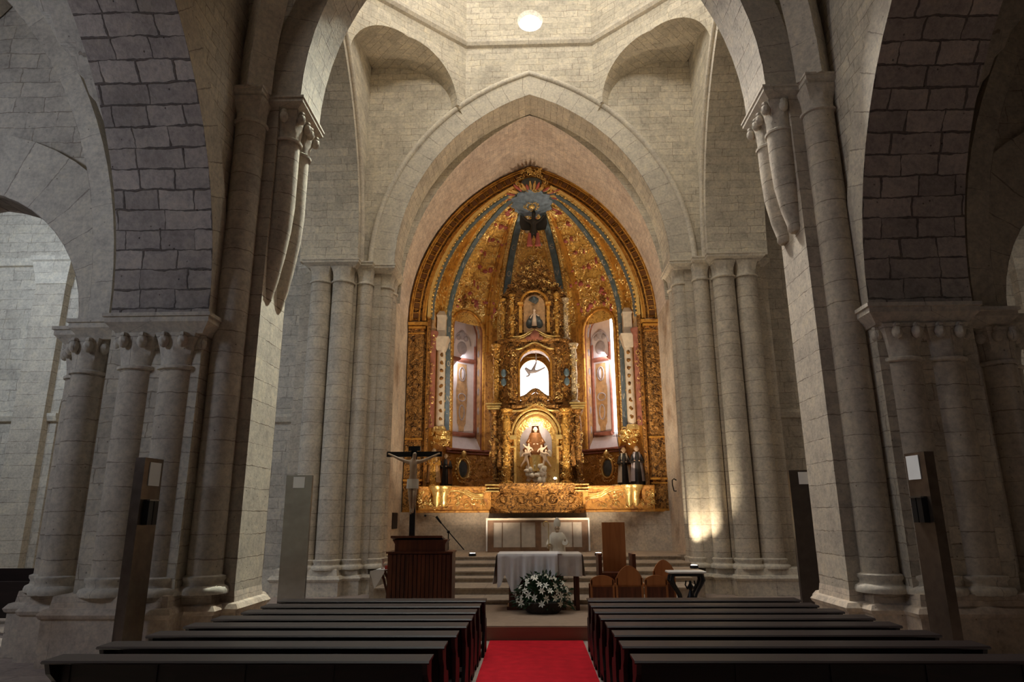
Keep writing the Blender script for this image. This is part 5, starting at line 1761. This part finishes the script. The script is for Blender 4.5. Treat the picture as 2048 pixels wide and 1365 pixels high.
for sg in (-1, 1):   # big S volutes on the predella
    m = MB()
    for q_ in range(3):
        pts = []
        for i in range(9):
            a = i / 8.0
            th = sg * (46 - 16 * a + q_ * 0.6)
            pts.append((XC + sg * (3.1 - 1.2 * a), 24.70 + 0.5 * math.sqrt(1 - ((3.1 - 1.2 * a) / 4.2) ** 2) - 0.08, 3.14 - 0.24 * a - 0.07 * q_ + 0.07 * math.sin(a * 2 * PI)))
        m.tube(pts, 0.045, 6)
    part('volute_moulding', m, M['goldbright'], smooth=60)
# brackets under the statues
for th in (-68, 68, -84, 82):
    x_ = XC + (cy_(th, 3.75, 0)[0] - XC) * 0.955; y2 = 24.75
    m = MB().lathe([(0.06, 2.45), (0.14, 2.6), (0.13, 2.8), (0.24, 3.05), (0.30, 3.1), (0.30, 3.18)], x_, y2, n=14)
    part('statue_bracket', m, M['goldbright'], smooth=50)
# round gilt canopies over the statues
for th in (-70, 70):
    x_, y2, _ = cy_(th, 3.85, 0)
    m = MB().lathe([(0.34, 5.0), (0.38, 5.1), (0.30, 5.16), (0.34, 5.3), (0.1, 5.4)], x_, y2, n=14)
    for _ in range(24): scroll(m, Vector((x_ + rnd.uniform(-.35, .35), y2 - 0.36, rnd.uniform(4.75, 5.3))), Vector((0, -1, 0)), rnd.uniform(0.05, 0.12), rnd)
    part('carved_canopy', m, M['goldbright'], smooth=50)

# keystone rosette
KC = Vector((XC, 25.62, 14.62))
KN = Vector((0, -0.25, -1)).normalized()
ku = Vector((1, 0, 0)); kv = KN.cross(ku)
m = MB()
ringp = []
for j in range(48):
    q = 2 * PI * j / 48
    rr3 = 0.84 + 0.07 * math.sin(12 * q)
    ringp.append(KC + ku * rr3 * math.cos(q) + kv * rr3 * math.sin(q))
c_in = [KC + (p - KC) * 0.4 + KN * 0.10 for p in ringp]
m.grid([[tuple(p - KN * 0.15) for p in ringp], [tuple(p) for p in ringp], [tuple(p) for p in c_in]], close=True); m.poly([tuple(p) for p in c_in])
ks = part('keystone_rosette', m, plain('painted_sky_blue', (0.16, 0.22, 0.28, 1), 0.45, var=0.4, bump=0.2, bscale=8), smooth=40, label='blue painted rosette at the crown')
m = MB()
for j in range(12):
    q = 2 * PI * j / 12
    scroll(m, KC + ku * 0.28 * math.cos(q) + kv * 0.22 * math.sin(q) + KN * 0.1, KN, 0.08, rnd)
m.blob(KC + KN * 0.14, (0.14, 0.12, 0.1), 8, 6)
build('rosette_boss', m, M['goldbright'], ks, smooth=60)
m = MB(); m3 = MB()
for j in range(54):
    q = 2 * PI * j / 54 + rnd.uniform(-.04, .04)
    r0, r1 = 0.90, rnd.uniform(1.2, 1.55)
    d = ku * math.cos(q) + kv * math.sin(q)
    (m if j % 3 else m3).tube([KC + d * r0 - KN * 0.02, KC + d * (r0 + r1) / 2 + KN * 0.05, KC + d * r1 + KN * 0.12], [0.035, 0.07, 0.02], 6)
build('gilt_rays', m, M['goldbright'], ks, smooth=60)
build('painted_rays', m3, M['pinkrobe'], ks, smooth=60)
# crest at the top of the framing arch
m = MB().blob((XC, 24.86, 15.20), (0.42, 0.08, 0.24), 16, 8)
cr = part('crest_shield', m, M['slate'], smooth=60, label='grey green shield at the apex')
m = MB()
for j in range(34):
    q = 2 * PI * j / 34
    scroll(m, Vector((XC + 0.55 * math.cos(q), 24.86, 15.22 + 0.36 * math.sin(q))), Vector((0, -1, -0.3)), rnd.uniform(0.07, 0.13), rnd)
for j in range(12): scroll(m, Vector((XC + rnd.uniform(-.4, .4), 24.84, 15.65 + rnd.uniform(-.05, .12))), Vector((0, -1, 0)), 0.12, rnd)
build('crest_scrolls', m, M['goldbright'], cr, smooth=60)
# diving angel under the rosette
AX, AY, AZ = XC + 0.06, 26.0, 13.55
J = [((AX, AY, AZ + 0.1), 0.13), ((AX, AY - 0.1, AZ + 0.38), 0.12), ((AX, AY - 0.15, AZ + 0.6), 0.07), ((AX + 0.02, AY - 0.2, AZ + 0.72), 0.10),
     ((AX - 0.25, AY - 0.1, AZ + 0.45), 0.06), ((AX - 0.45, AY - 0.2, AZ + 0.62), 0.045), ((AX + 0.25, AY - 0.1, AZ + 0.45), 0.06), ((AX + 0.45, AY - 0.2, AZ + 0.66), 0.045),
     ((AX - 0.13, AY, AZ - 0.2), 0.11), ((AX - 0.2, AY + 0.05, AZ - 0.55), 0.07), ((AX + 0.13, AY, AZ - 0.2), 0.11), ((AX + 0.24, AY + 0.05, AZ - 0.5), 0.07), ((AX, AY, AZ + 1.0), 0.05)]
ED = [(0, 1), (1, 2), (2, 3), (1, 4), (4, 5), (1, 6), (6, 7), (0, 8), (8, 9), (0, 10), (10, 11), (3, 12)]
skinned('hanging_angel', J, ED, M['blackrobe'], AP)
m = MB()
for g in (-1, 1):
    rows = []
    for k in range(6):
        a = k / 5.0
        rows.append([(AX + g * (0.05 + 0.5 * a), AY + 0.02, AZ + 0.35 + 0.45 * a), (AX + g * (0.08 + 0.5 * a), AY + 0.08, AZ + 0.2 + 0.2 * a), (AX + g * (0.08 + 0.42 * a), AY + 0.02, AZ + 0.05 + 0.05 * a)])
    m.grid(rows)
part('angel_wings', m, M['blackrobe'], smooth=60)
m = MB()
for g in (-1, 1):
    robe(m, AX + g * 0.17, AY - 0.10, AZ - 0.66, AZ - 0.1, 0.13, 0.10, n=16, folds=4, amp=0.15, prof=lambda t: 1 - 0.6 * t)
part('angel_robe', m, M['pinkrobe'], smooth=60)

# ---- central tower
TCX = 0.10
def TP(hw, yf, ys, yb):
    return [(TCX - hw * 0.60, yf), (TCX + hw * 0.60, yf), (TCX + hw, ys), (TCX + hw, yb), (TCX - hw, yb), (TCX - hw, ys)]
YF = 25.45
# base of the tower (dark)
m = MB(); stack(m, TP(1.68, 24.56, 24.95, 28.6), [(0.02, 2.22), (0.04, 2.3), (0.0, 2.36), (-0.02, 2.4), (-0.02, 2.95), (0.06, 3.03), (0.12, 3.1), (0.14, 3.2), (0.14, 3.25)])
part('tower_base', m, M['golddark'], smooth=30, label='dark gilded base of the tower')
m = MB()
for x_ in (-1.2, -0.55, 0.0, 0.55, 1.2):
    m.tube([(TCX + x_ + 0.2 * math.cos(q), 24.52 + max(0, abs(x_) - 1.0) * 0.5, 2.68 + 0.17 * math.sin(q)) for q in [2 * PI * j / 14 for j in range(15)]], 0.022, 5)
    m.blob((TCX + x_, 24.54 + max(0, abs(x_) - 1.0) * 0.5, 2.68), (0.10, 0.04, 0.12), 8, 5, wob=0.5)
part('base_cartouche', m, M['golddark'], smooth=60)
for x_ in (-1.60, 1.60):
    for z in (3.08, 3.2, 2.98): part('gilt_base_moulding', MB().cbox(TCX + x_, 24.82, z, 0.5, 0.5, 0.045), M['goldbright'], smooth=0)

def tower_tier(z0, z1, hw, op_hw, op_z0, op_sp, op_top, yf, depth, back=True):
    """front slab with arched opening, two angled flanks"""
    pr_ = [(TCX + x, z) for x, z in arch(op_hw, op_sp, op_top, 10)]
    # round the arch head
    pr_ = [(TCX - op_hw * math.cos(PI * i / 18), op_sp + (op_top - op_sp) * math.sin(PI * i / 18)) for i in range(19)]
    mm = MB()
    wall_with_arch(mm, TCX - hw * 0.60, TCX + hw * 0.60, op_z0, z1, pr_, yf, yf + depth, 'y')
    if op_z0 > z0: mm.box(TCX - hw * 0.6, TCX + hw * 0.6, yf, yf + depth, z0, op_z0)
    for g in (-1, 1):
        q = [(TCX + g * hw * 0.60, yf), (TCX + g * hw, yf + 0.45), (TCX + g * hw, yf + 2.2), (TCX + g * hw * 0.60, yf + 2.2)]
        mm.prism(q if g > 0 else q[::-1], z0, z1)
    return mm, pr_
# tier one with the statue niche
m, pr1 = tower_tier(3.25, 6.1, 1.66, 0.80, 3.26, 5.0, 5.92, YF + 0.1, 1.0)
part('lower_tier', m, M['golddark'], smooth=30)
m = MB().box(TCX - 0.95, TCX + 0.95, YF + 1.1, YF + 1.15, 3.2, 6.1)
part('niche_back', m, M['goldbright'], smooth=0)
m = MB()
pts_ = [(TCX - 0.62, YF + 1.08, 4.45)] + [(TCX - 0.62 * math.cos(PI * i / 14), YF + 1.08, 4.95 + 0.62 * math.sin(PI * i / 14)) for i in range(15)] + [(TCX + 0.62, YF + 1.08, 4.45)]
m.poly(pts_)
part('niche_backcloth', m, M['lavender'], smooth=0, label='pale lavender painted backdrop')
m = MB().tube([(p[0], YF + 0.06, p[1]) for p in [(pr1[0][0], 3.3)] + pr1 + [(pr1[-1][0], 3.3)]], 0.055, 8)
m.tube([(TCX + (p[0] - TCX) * 1.16, YF + 0.04, 5.0 + (p[1] - 5.0) * 1.16) for p in pr1], 0.05, 8)
for g in (-1, 1): m.cbox(TCX + g * 0.86, YF + 0.02, 4.98, 0.24, 0.2, 0.16); m.cbox(TCX + g * 0.86, YF + 0.02, 4.62, 0.2, 0.16, 0.05)
part('niche_arch_moulding', m, M['goldbright'], smooth=50)
# tier two: opening to the central window
m, pr2 = tower_tier(6.25, 8.75, 1.60, 0.62, 6.4, 7.85, 8.42, YF + 0.15, 0.6)
part('middle_tier', m, M['golddark'], smooth=30)
m = MB().tube([(p[0], YF + 0.12, p[1]) for p in [(pr2[0][0], 6.4)] + pr2 + [(pr2[-1][0], 6.4)]], 0.045, 8)
part('opening_moulding', m, M['goldplain'], smooth=50)
# gilded inner arch seen through the opening
m = MB()
ip = [(TCX - 0.03 - 0.62 * math.cos(PI * i / 16), 8.05 + 0.62 * math.sin(PI * i / 16)) for i in range(17)]
wall_with_arch(m, TCX - 1.0, TCX + 1.0, 6.2, 9.4, ip, YA + 3.55, YA + 3.7, 'y')
part('inner_window_surround', m, M['goldplain'], smooth=30)
m = MB()
for z in (8.75, 8.95, 9.15): m.box(TCX - 1.0, TCX + 1.0, YA + 3.42, YA + 3.5, z, z + 0.06)
part('inner_cornice', m, M['goldbright'], smooth=0)
m = MB().box(-0.9, 1.0, YA + 4.13, YA + 4.15, 6.1, 9.1)
struct('window_2', m, M['altarwin'], 0)
# tier three with painted panel
m = MB()
for g in (-1, 1):
    q = [(TCX + g * 0.75, YF + 0.25), (TCX + g * 1.32, YF + 0.6), (TCX + g * 1.32, YF + 2.2), (TCX + g * 0.75, YF + 2.2)]
    m.prism(q if g > 0 else q[::-1], 8.85, 10.75)
m.box(TCX - 0.78, TCX + 0.78, YF + 0.3, YF + 0.6, 8.85, 10.75)
part('upper_tier', m, M['golddark'], smooth=30)
m = MB()
pts_ = [(TCX - 0.42, YF + 0.28, 9.15)] + [(TCX - 0.42 * math.cos(PI * i / 14), YF + 0.28, 10.25 + 0.45 * math.sin(PI * i / 14)) for i in range(15)] + [(TCX + 0.42, YF + 0.28, 9.15)]
m.poly(pts_)
pn = part('painted_relief', m, M['ochre'], smooth=0, label='small painted relief with a pale figure')
m = MB()
for dx_, z, a_, b_ in ((0, 9.62, 0.26, 0.3), (-0.2, 9.5, 0.14, 0.2), (0.2, 9.5, 0.14, 0.2)):
    m.blob((TCX + dx_, YF + 0.28, z), (a_, 0.05, b_), 10, 7)
build('relief_ground', m, M['slate'], pn, smooth=60)
m = MB(); robe(m, TCX, YF + 0.2, 9.38, 9.95, 0.10, 0.06, n=14, folds=5); m.blob((TCX, YF + 0.2, 10.03), (0.055, 0.05, 0.07), 8, 6)
m.tube([(TCX - 0.08, YF + 0.2, 9.86), (TCX - 0.16, YF + 0.16, 9.7)], 0.025, 6); m.tube([(TCX + 0.08, YF + 0.2, 9.86), (TCX + 0.17, YF + 0.16, 9.78)], 0.025, 6)
build('relief_figure', m, M['fleshpale'], pn, smooth=60)
m = MB().blob((TCX, YF + 0.2, 10.45), (0.18, 0.1, 0.14), 8, 6, wob=0.6)
build('relief_canopy', m, M['slate'], pn, smooth=60)
m = MB()
for g in (-1, 1):
    m.box(TCX + g * 0.55 - 0.06, TCX + g * 0.55 + 0.06, YF + 0.16, YF + 0.3, 9.1, 10.25)
    m.cbox(TCX + g * 0.55, YF + 0.2, 10.3, 0.22, 0.2, 0.1)
m.tube([(TCX - 0.52 * math.cos(PI * i / 12), YF + 0.2, 10.34 + 0.5 * math.sin(PI * i / 12)) for i in range(13)], 0.05, 6)
part('relief_frame', m, M['goldplain'], smooth=50)
# undulating cornice strings
def wave(mb, hw, y, z, rise, rad, spread=0.55):
    mb.tube([(TCX + hw * (i / 15.0), y + 0.12 * max(0, abs(i / 15.0) - 0.6), z + rise * math.exp(-((i / 15.0) / spread) ** 2 * 2.2)) for i in range(-15, 16)], rad, 6)
m = MB()
wave(m, 0.95, YF + 0.08, 8.84, 0.26, 0.035); wave(m, 0.95, YF + 0.06, 8.92, 0.26, 0.03); wave(m, 1.0, YF + 0.1, 8.42, 0.26, 0.04)
part('wavy_cornice', m, M['goldbright'], smooth=60)
m = MB()
stack(m, TP(1.66, YF + 0.05, YF + 0.5, 27.6), [(0.0, 6.05), (0.05, 6.1), (0.06, 6.2), (0.0, 6.25)])
part('lower_cornice', m, M['golddark'], smooth=30)
for g in (-1, 1):
    for z, w_ in ((6.28, 0.62), (6.18, 0.54), (6.10, 0.48)): part('gilt_cornice_block', MB().cbox(TCX + g * 1.60, YF + 0.35, z, w_, 0.6, 0.06), M['goldbright'], smooth=0)
m = MB()
stack(m, TP(1.58, YF + 0.1, YF + 0.55, 27.5), [(0.0, 8.72), (0.05, 8.78), (0.05, 8.84), (0.0, 8.88)])
part('middle_cornice', m, M['golddark'], smooth=30)
# columns of the tiers
def tw_col(x, y, z0, z1, r, mat, name='estipite_column'):
    mb = MB()
    prof = [(r * 1.5, z0), (r * 1.5, z0 + 0.06), (r * 1.1, z0 + 0.10)]
    k = 10
    for i in range(k + 1):
        t = i / k
        prof.append((r * (0.75 + 0.3 * abs(math.sin(t * 3 * PI))), z0 + 0.12 + (z1 - z0 - 0.35) * t))
    prof += [(r * 1.25, z1 - 0.18), (r * 1.1, z1 - 0.14), (r * 1.55, z1 - 0.04), (r * 1.55, z1)]
    mb.lathe(prof, x, y, n=14)
    o = part('tower_column', mb, mat, smooth=40)
    m4 = MB()
    for j in range(int((z1 - z0) * 9)):
        a = rnd.uniform(PI, 2 * PI); z = rnd.uniform(z0 + 0.15, z1 - 0.1)
        scroll(m4, Vector((x + r * 0.95 * math.cos(a), y + r * 0.95 * math.sin(a), z)), Vector((math.cos(a), math.sin(a), 0)), rnd.uniform(0.04, 0.09), rnd)
    build('column_ornament', m4, M['goldbright'], o, smooth=60, kind='stuff')
for g in (-1, 1):
    tw_col(TCX + g * 1.10, YF + 0.0, 3.28, 6.05, 0.15, M['gold'])
    tw_col(TCX + g * 1.60, YF + 0.38, 3.28, 6.05, 0.14, M['golddark'])
    tw_col(TCX + g * 0.90, YF + 0.08, 6.3, 8.45, 0.10, M['golddark'])
    tw_col(TCX + g * 1.52, YF + 0.45, 6.34, 8.7, 0.13, M['sparklegold'] if g > 0 else M['gold'])
    tw_col(TCX + g * 0.88, YF + 0.2, 8.9, 10.7, 0.09, M['gold'])
    tw_col(TCX + g * 1.25, YF + 0.5, 8.9, 10.6, 0.10, M['sparklegold'] if g > 0 else M['gold'])
# painted blue cartouches on the right flank and left flank
for g in (-1, 1):
    for z in (7.5, 7.15):
        m = MB().blob((TCX + g * 1.22, YF + 0.22, z), (0.11, 0.05, 0.17), 10, 6)
        part('painted_cartouche', m, M['blueband'], smooth=60, label='small blue painted oval')
# small figures in the flanks of the lower tier
for g in (-1, 1):
    m = MB(); robe(m, TCX + g * 1.36, YF + 0.14, 3.9, 4.6, 0.13, 0.09, n=16, folds=5, seed=4 + g); head(m, (TCX + g * 1.36, YF + 0.1, 4.72), 0.075)
    part('flank_figure', m, M['golddark'], smooth=60)
# foliage all over the tower
m = MB()
for z0, z1, hw, c_ in ((3.35, 6.0, 1.62, 170), (6.35, 8.7, 1.56, 150), (8.9, 10.7, 1.28, 80)):
    for _ in range(c_):
        x_ = rnd.uniform(-hw, hw); z = rnd.uniform(z0, z1)
        if z < 6.05 and abs(x_) < 0.9: continue
        if 6.3 < z < 8.55 and abs(x_) < 0.72: continue
        if z > 9 and abs(x_) < 0.62: continue
        yy = YF + 0.05 + max(0, abs(x_) - hw * 0.6) * 0.7 + (0.1 if z > 6.2 else 0) + (0.1 if z > 8.8 else 0)
        scroll(m, Vector((TCX + x_, yy, z)), Vector((0.4 * x_, -1, 0)), rnd.uniform(0.05, 0.11), rnd)
part('tower_foliage', m, M['gold'], smooth=60, kind='stuff')
m = MB()
for _ in range(210):
    a = rnd.uniform(0, 1); x_ = rnd.uniform(-1.3, 1.3) * (1 - a * 0.75); z = 10.7 + 1.45 * a
    scroll(m, Vector((TCX + x_, YF + 0.35, z)), Vector((0.3 * x_, -1, 0)), rnd.uniform(0.07, 0.15), rnd)
m.prism([(TCX - 1.3, 10.7), (TCX + 1.3, 10.7), (TCX + 0.9, 11.2), (TCX + 0.35, 11.6), (TCX, 12.2), (TCX - 0.35, 11.6), (TCX - 0.9, 11.2)], YF + 0.4, YF + 0.7, 'y')
part('tower_crest', m, M['golddark'], smooth=60, kind='stuff')
m = MB()
for _ in range(46):
    a = rnd.uniform(0, 1); x_ = rnd.uniform(-1.2, 1.2) * (1 - a * 0.75); z = 10.7 + 1.4 * a
    scroll(m, Vector((TCX + x_, YF + 0.27, z)), Vector((0, -1, 0)), rnd.uniform(0.05, 0.09), rnd)
part('crest_highlights', m, M['goldbright'], smooth=60, kind='stuff')
# dark shell crest between niche and window opening
m = MB()
for i in range(-9, 10):
    x_ = i / 9.0
    m.blob((TCX + 0.52 * x_, YF + 0.0, 6.45 + 0.33 * math.exp(-(x_ * 1.7) ** 2)), (0.085, 0.06, 0.11), 7, 5, wob=0.7)
m.prism([(TCX - 0.62, 6.2), (TCX + 0.62, 6.2), (TCX + 0.4, 6.45), (TCX, 6.7), (TCX - 0.4, 6.45)], YF + 0.02, YF + 0.1, 'y')
part('shell_crest', m, M['golddark'], smooth=60)
m = MB()
for i in range(9): scroll(m, Vector((TCX - 0.35 + 0.0875 * i, YF - 0.06, 6.16 + 0.08 * math.sin(PI * i / 8))), Vector((0, -1, 0)), 0.08, rnd)
wave(m, 0.95, YF - 0.02, 5.98, 0.22, 0.045)
part('crest_gilding', m, M['goldbright'], smooth=60)
# cherub mask above the window opening
m = MB(); m.blob((TCX + 0.02, YF, 8.95), (0.18, 0.1, 0.2), 9, 7, wob=0.4)
for g in (-1, 1): m.blob((TCX + g * 0.2, YF, 8.85), (0.14, 0.06, 0.1), 8, 5, wob=0.5)
part('cherub_mask', m, M['redpaint'], smooth=60)
# flying angel in the window opening
J = [((TCX - 0.12, YF + 0.4, 7.55), 0.09), ((TCX - 0.28, YF + 0.35, 7.62), 0.08), ((TCX - 0.40, YF + 0.3, 7.72), 0.06), ((TCX - 0.22, YF + 0.3, 7.42), 0.04), ((TCX - 0.36, YF + 0.28, 7.36), 0.035),
     ((TCX + 0.08, YF + 0.4, 7.60), 0.05), ((TCX + 0.30, YF + 0.4, 7.70), 0.035), ((TCX + 0.40, YF + 0.4, 7.76), 0.03), ((TCX + 0.05, YF + 0.42, 7.95), 0.03), ((TCX + 0.04, YF + 0.45, 8.36), 0.025)]
skinned('flying_angel', J, [(0, 1), (1, 2), (1, 3), (3, 4), (0, 5), (5, 6), (6, 7), (0, 8), (8, 9)], M['greypaint'], AP)

# lamp in the niche
area('niche_lamp_light', (TCX + 0.0, YF + 0.25, 5.7), (TCX, YF + 1.0, 4.0), 0.5, 20, (1.0, 0.86, 0.62))
t = thing('niche_lamp', (TCX + 0.72, YF + 0.2, 3.42), 'tiny bright lamp in the lower right corner of the statue niche', 'lamp')
build('lamp_head', MB().lathe([(0.02, 3.27), (0.02, 3.36), (0.055, 3.40), (0.06, 3.46)], TCX + 0.68, YF + 0.22, n=12), M['cream'], t)
build('lamp_glass', MB().blob((TCX + 0.68, YF + 0.2, 3.47), 0.05, 10, 7), M['lampglow'], t)

# Madonna group
MX, MY, MZ = TCX - 0.02, YF + 0.62, 3.26
t = thing('madonna_statue', (MX, MY, MZ), 'veiled figure in brown robe rising above white angels in the lit niche', 'statue')
m = MB(); robe(m, MX, MY, MZ + 1.05, MZ + 1.95, 0.30, 0.18, folds=7, amp=0.08, prof=lambda q: 0.9 + 0.25 * math.sin(PI * q * 0.8) - 0.72 * max(q - 0.45, 0), seed=5)
for g in (-1, 1):
    m.tube([(MX + g * 0.15, MY, MZ + 1.82), (MX + g * 0.30, MY - 0.05, MZ + 1.58), (MX + g * 0.14, MY - 0.2, MZ + 1.5)], [0.075, 0.075, 0.055], 10)
    m.blob((MX + g * 0.36, MY - 0.03, MZ + 1.3), (0.12, 0.1, 0.14), 8, 6, wob=0.4)
build('robe', m, M['brownrobe'], t, smooth=60)
m = MB(); head(m, (MX, MY - 0.06, MZ + 2.08), 0.105)
hand(m, (MX - 0.10, MY - 0.22, MZ + 1.5), (1, -0.3, 0.3), 0.03, False); hand(m, (MX + 0.10, MY - 0.22, MZ + 1.5), (-1, -0.3, 0.3), 0.03, False)
build('face_and_hands', m, M['fleshpale'], t, smooth=60)
m = MB()
rows = []
for k in range(8):
    a = k / 7.0
    rr4 = 0.13 + 0.10 * a
    rows.append([(MX + rr4 * math.cos(q), MY + 0.02 + rr4 * 0.9 * math.sin(q), MZ + 2.22 - 0.62 * a) for q in [R(-35 + 250 * j / 12) for j in range(13)]])
m.grid(rows); m.poly([rows[0][j] for j in range(13)])
build('veil', m, M['brownrobe'], t, smooth=60)
m = MB()
for j in range(44):
    m.blob((MX + rnd.uniform(-0.34, 0.34), MY + rnd.uniform(-0.2, 0.1), MZ + rnd.uniform(0.05, 0.72)), (rnd.uniform(.07, .13), rnd.uniform(.06, .1), rnd.uniform(.07, .13)), 8, 6, wob=0.3)
build('cloud_base', m, M['whiterobe'], t, smooth=60)
m = MB(); robe(m, MX, MY - 0.1, MZ + 0.5, MZ + 1.1, 0.24, 0.14, folds=9, amp=0.12, prof=lambda q: 0.8 + 0.2 * q, seed=8)
build('gilt_drapery', m, M['goldbright'], t, smooth=60)
def angel(x, y, z, g, name):
    J = [((x, y, z + 0.28), 0.06), ((x + g * 0.02, y, z + 0.42), 0.065), ((x + g * 0.02, y - 0.02, z + 0.52), 0.035), ((x + g * 0.03, y - 0.03, z + 0.60), 0.06),
         ((x - g * 0.10, y - 0.04, z + 0.46), 0.03), ((x - g * 0.20, y - 0.06, z + 0.56), 0.024), ((x + g * 0.12, y - 0.04, z + 0.42), 0.03), ((x + g * 0.18, y - 0.08, z + 0.30), 0.024),
         ((x - g * 0.04, y, z + 0.18), 0.055), ((x - g * 0.08, y - 0.03, z + 0.02), 0.038), ((x - g * 0.06, y, z - 0.12), 0.028), ((x + g * 0.05, y, z + 0.18), 0.055), ((x + g * 0.14, y - 0.02, z + 0.06), 0.038), ((x + g * 0.22, y, z - 0.06), 0.028)]
    E_ = [(0, 1), (1, 2), (2, 3), (1, 4), (4, 5), (1, 6), (6, 7), (0, 8), (8, 9), (9, 10), (0, 11), (11, 12), (12, 13)]
    return J, E_
for x_, z, g in ((MX - 0.36, MZ + 0.72, -1), (MX + 0.36, MZ + 0.72, 1), (MX - 0.28, MZ + 0.95, 1), (MX + 0.24, MZ + 0.90, -1)):
    J, E_ = angel(x_, MY - 0.14, z, g, 'a')
    skinned('angel', J, E_, M['fleshpale'], t)
    w_ = MB()
    w_.grid([[(x_ + g * 0.03, MY - 0.08, z + 0.48), (x_ + g * 0.05, MY - 0.06, z + 0.34)], [(x_ + g * 0.16, MY - 0.04, z + 0.60), (x_ + g * 0.18, MY - 0.02, z + 0.36)], [(x_ + g * 0.26, MY - 0.02, z + 0.50), (x_ + g * 0.24, MY - 0.02, z + 0.30)]])
    build('angel_wing', w_, M['whiterobe'], t, smooth=60)

# saints on the brackets
def saint(th, r, h, label, robe_m, mantle_m, staff=False, seed=1, z=3.185):
    x_, y2, _ = cy_(th, r, 0)
    t = thing('saint_statue', (x_, y2, z), label, 'statue')
    m = MB(); robe(m, x_, y2, z, z + h * 0.82, 0.23, 0.19, folds=8, amp=0.12, prof=lambda q: 1.0 - 0.25 * q + 0.12 * math.sin(PI * q) - 0.9 * max(q - 0.8, 0), seed=seed)
    for g in (-1, 1):
        m.tube([(x_ + g * 0.14, y2, z + h * 0.76), (x_ + g * 0.22, y2 - 0.1, z + h * 0.58), (x_ + g * 0.08 - 0.04, y2 - 0.24, z + h * 0.6)], [0.06, 0.065, 0.05], 8)
    build('habit', m, robe_m, t, smooth=60)
    m = MB()
    rows = []
    for k in range(9):
        a = k / 8.0; rr5 = 0.12 + 0.16 * a ** 0.6
        rows.append([(x_ + rr5 * math.cos(q), y2 + rr5 * math.sin(q) * 0.9, z + h * (0.84 - 0.74 * a)) for q in [R(-62 + 304 * j / 14) for j in range(15)]])
    m.grid(rows)
    build('mantle', m, mantle_m, t, smooth=60)
    m = MB(); head(m, (x_, y2 - 0.02, z + h * 0.92), h * 0.075)
    hand(m, (x_ - 0.1, y2 - 0.25, z + h * 0.6), (-0.5, -0.6, 0.4), 0.026); hand(m, (x_ + 0.06, y2 - 0.25, z + h * 0.6), (-0.4, -0.8, 0.3), 0.026)
    build('head_and_hands', m, M['flesh'], t, smooth=60)
    if staff:
        sx0, sy0 = x_ - 0.30, y2 - 0.30
        m = MB().tube([(x_ - 0.12, y2 - 0.27, z + h * 0.55), (sx0, sy0, z + h * 1.42)], 0.014, 6)
        for f, w_ in ((1.34, 0.10), (1.26, 0.14)):
            m.tube([(sx0 - w_ + 0.02, sy0, z + h * f), (sx0 + w_ + 0.02, sy0, z + h * f)], 0.012, 6)
        build('double_cross_staff', m, M['black'], t, smooth=60)
saint(-68, 3.72, 1.30, 'dark robed saint on a bracket at the left of the altarpiece', M['blackrobe'], M['brownrobe'], seed=2)
saint(67, 3.70, 1.50, 'saint in white and black robes holding a thin double cross staff', M['blackrobe'], M['whiterobe'], True, 3)
saint(83, 3.78, 1.45, 'black clad saint with pale hood at the right edge of the altarpiece', M['blackrobe'], M['greypaint'], seed=4)
saint(-85, 3.78, 1.40, 'gilded saint half hidden behind the tall cross', M['gold'], M['ochre'], seed=6)

# old altar chest under the altarpiece
t = thing('altar_chest', (0.1, 24.4, 0.92), 'old stone framed altar frontal with cream panels below the gilded tower', 'altar')
build('body', MB().box(-1.55, 1.75, 24.25, 25.0, 0.92, 2.0), M['ochre'], t, smooth=0)
m = MB()
for x0, x1, z0, z1 in ((-1.62, 1.82, 1.9, 1.98), (-1.62, 1.82, 0.92, 1.08), (-1.62, -1.42, 1.08, 1.9), (1.62, 1.82, 1.08, 1.9), (0.02, 0.22, 1.08, 1.9)):
    m.box(x0, x1, 24.18, 24.26, z0, z1)
for x_ in (-1.12, -0.48, 0.75, 1.3): m.box(x_ - 0.015, x_ + 0.015, 24.19, 24.25, 1.08, 1.9)
build('frame', m, plain('brown_painted_frame', (0.20, 0.11, 0.06, 1), 0.6, var=0.25), t, smooth=0)
for x0, x1 in ((-1.42, -1.135), (-1.105, -0.495), (-0.465, 0.02), (0.22, 0.735), (0.765, 1.285), (1.315, 1.62)):
    build('panel', MB().box(x0, x1, 24.215, 24.24, 1.08, 1.9), M['lace'], t, smooth=0, label='cream panel')
build('top_slab', MB().box(-1.68, 1.88, 24.1, 25.0, 1.98, 2.05), M['cream'], t, smooth=0)
for x_ in (-1.68, 1.84): build('side_strip', MB().box(x_, x_ + 0.05, 24.16, 24.3, 0.95, 1.98), M['linen'], t, smooth=0, label='white edge strip')

# iron hook on the chancel wall
m = MB().tube([(4.74, 23.2, 2.9), (4.66, 23.2, 2.9), (4.62, 23.2, 3.1), (4.62, 23.2, 3.25), (4.68, 23.2, 3.3), (4.76, 23.2, 3.25)], 0.02, 6)
o = build('iron_hook', m, M['black'], loc=(4.7, 23.2, 3.0)); tag(o, 'curved iron hook on the chancel wall right of the altarpiece', 'hook')

# dark board in place of a small wall niche, its shade put into the colour
o = build('niche_shade_board', MB().box(-4.80, -4.77, 23.35, 24.2, 1.72, 2.25), M['darkwood'], smooth=0)
tag(o, 'dark board standing for a small shaded niche in the chancel wall left of the altarpiece', 'wall niche')
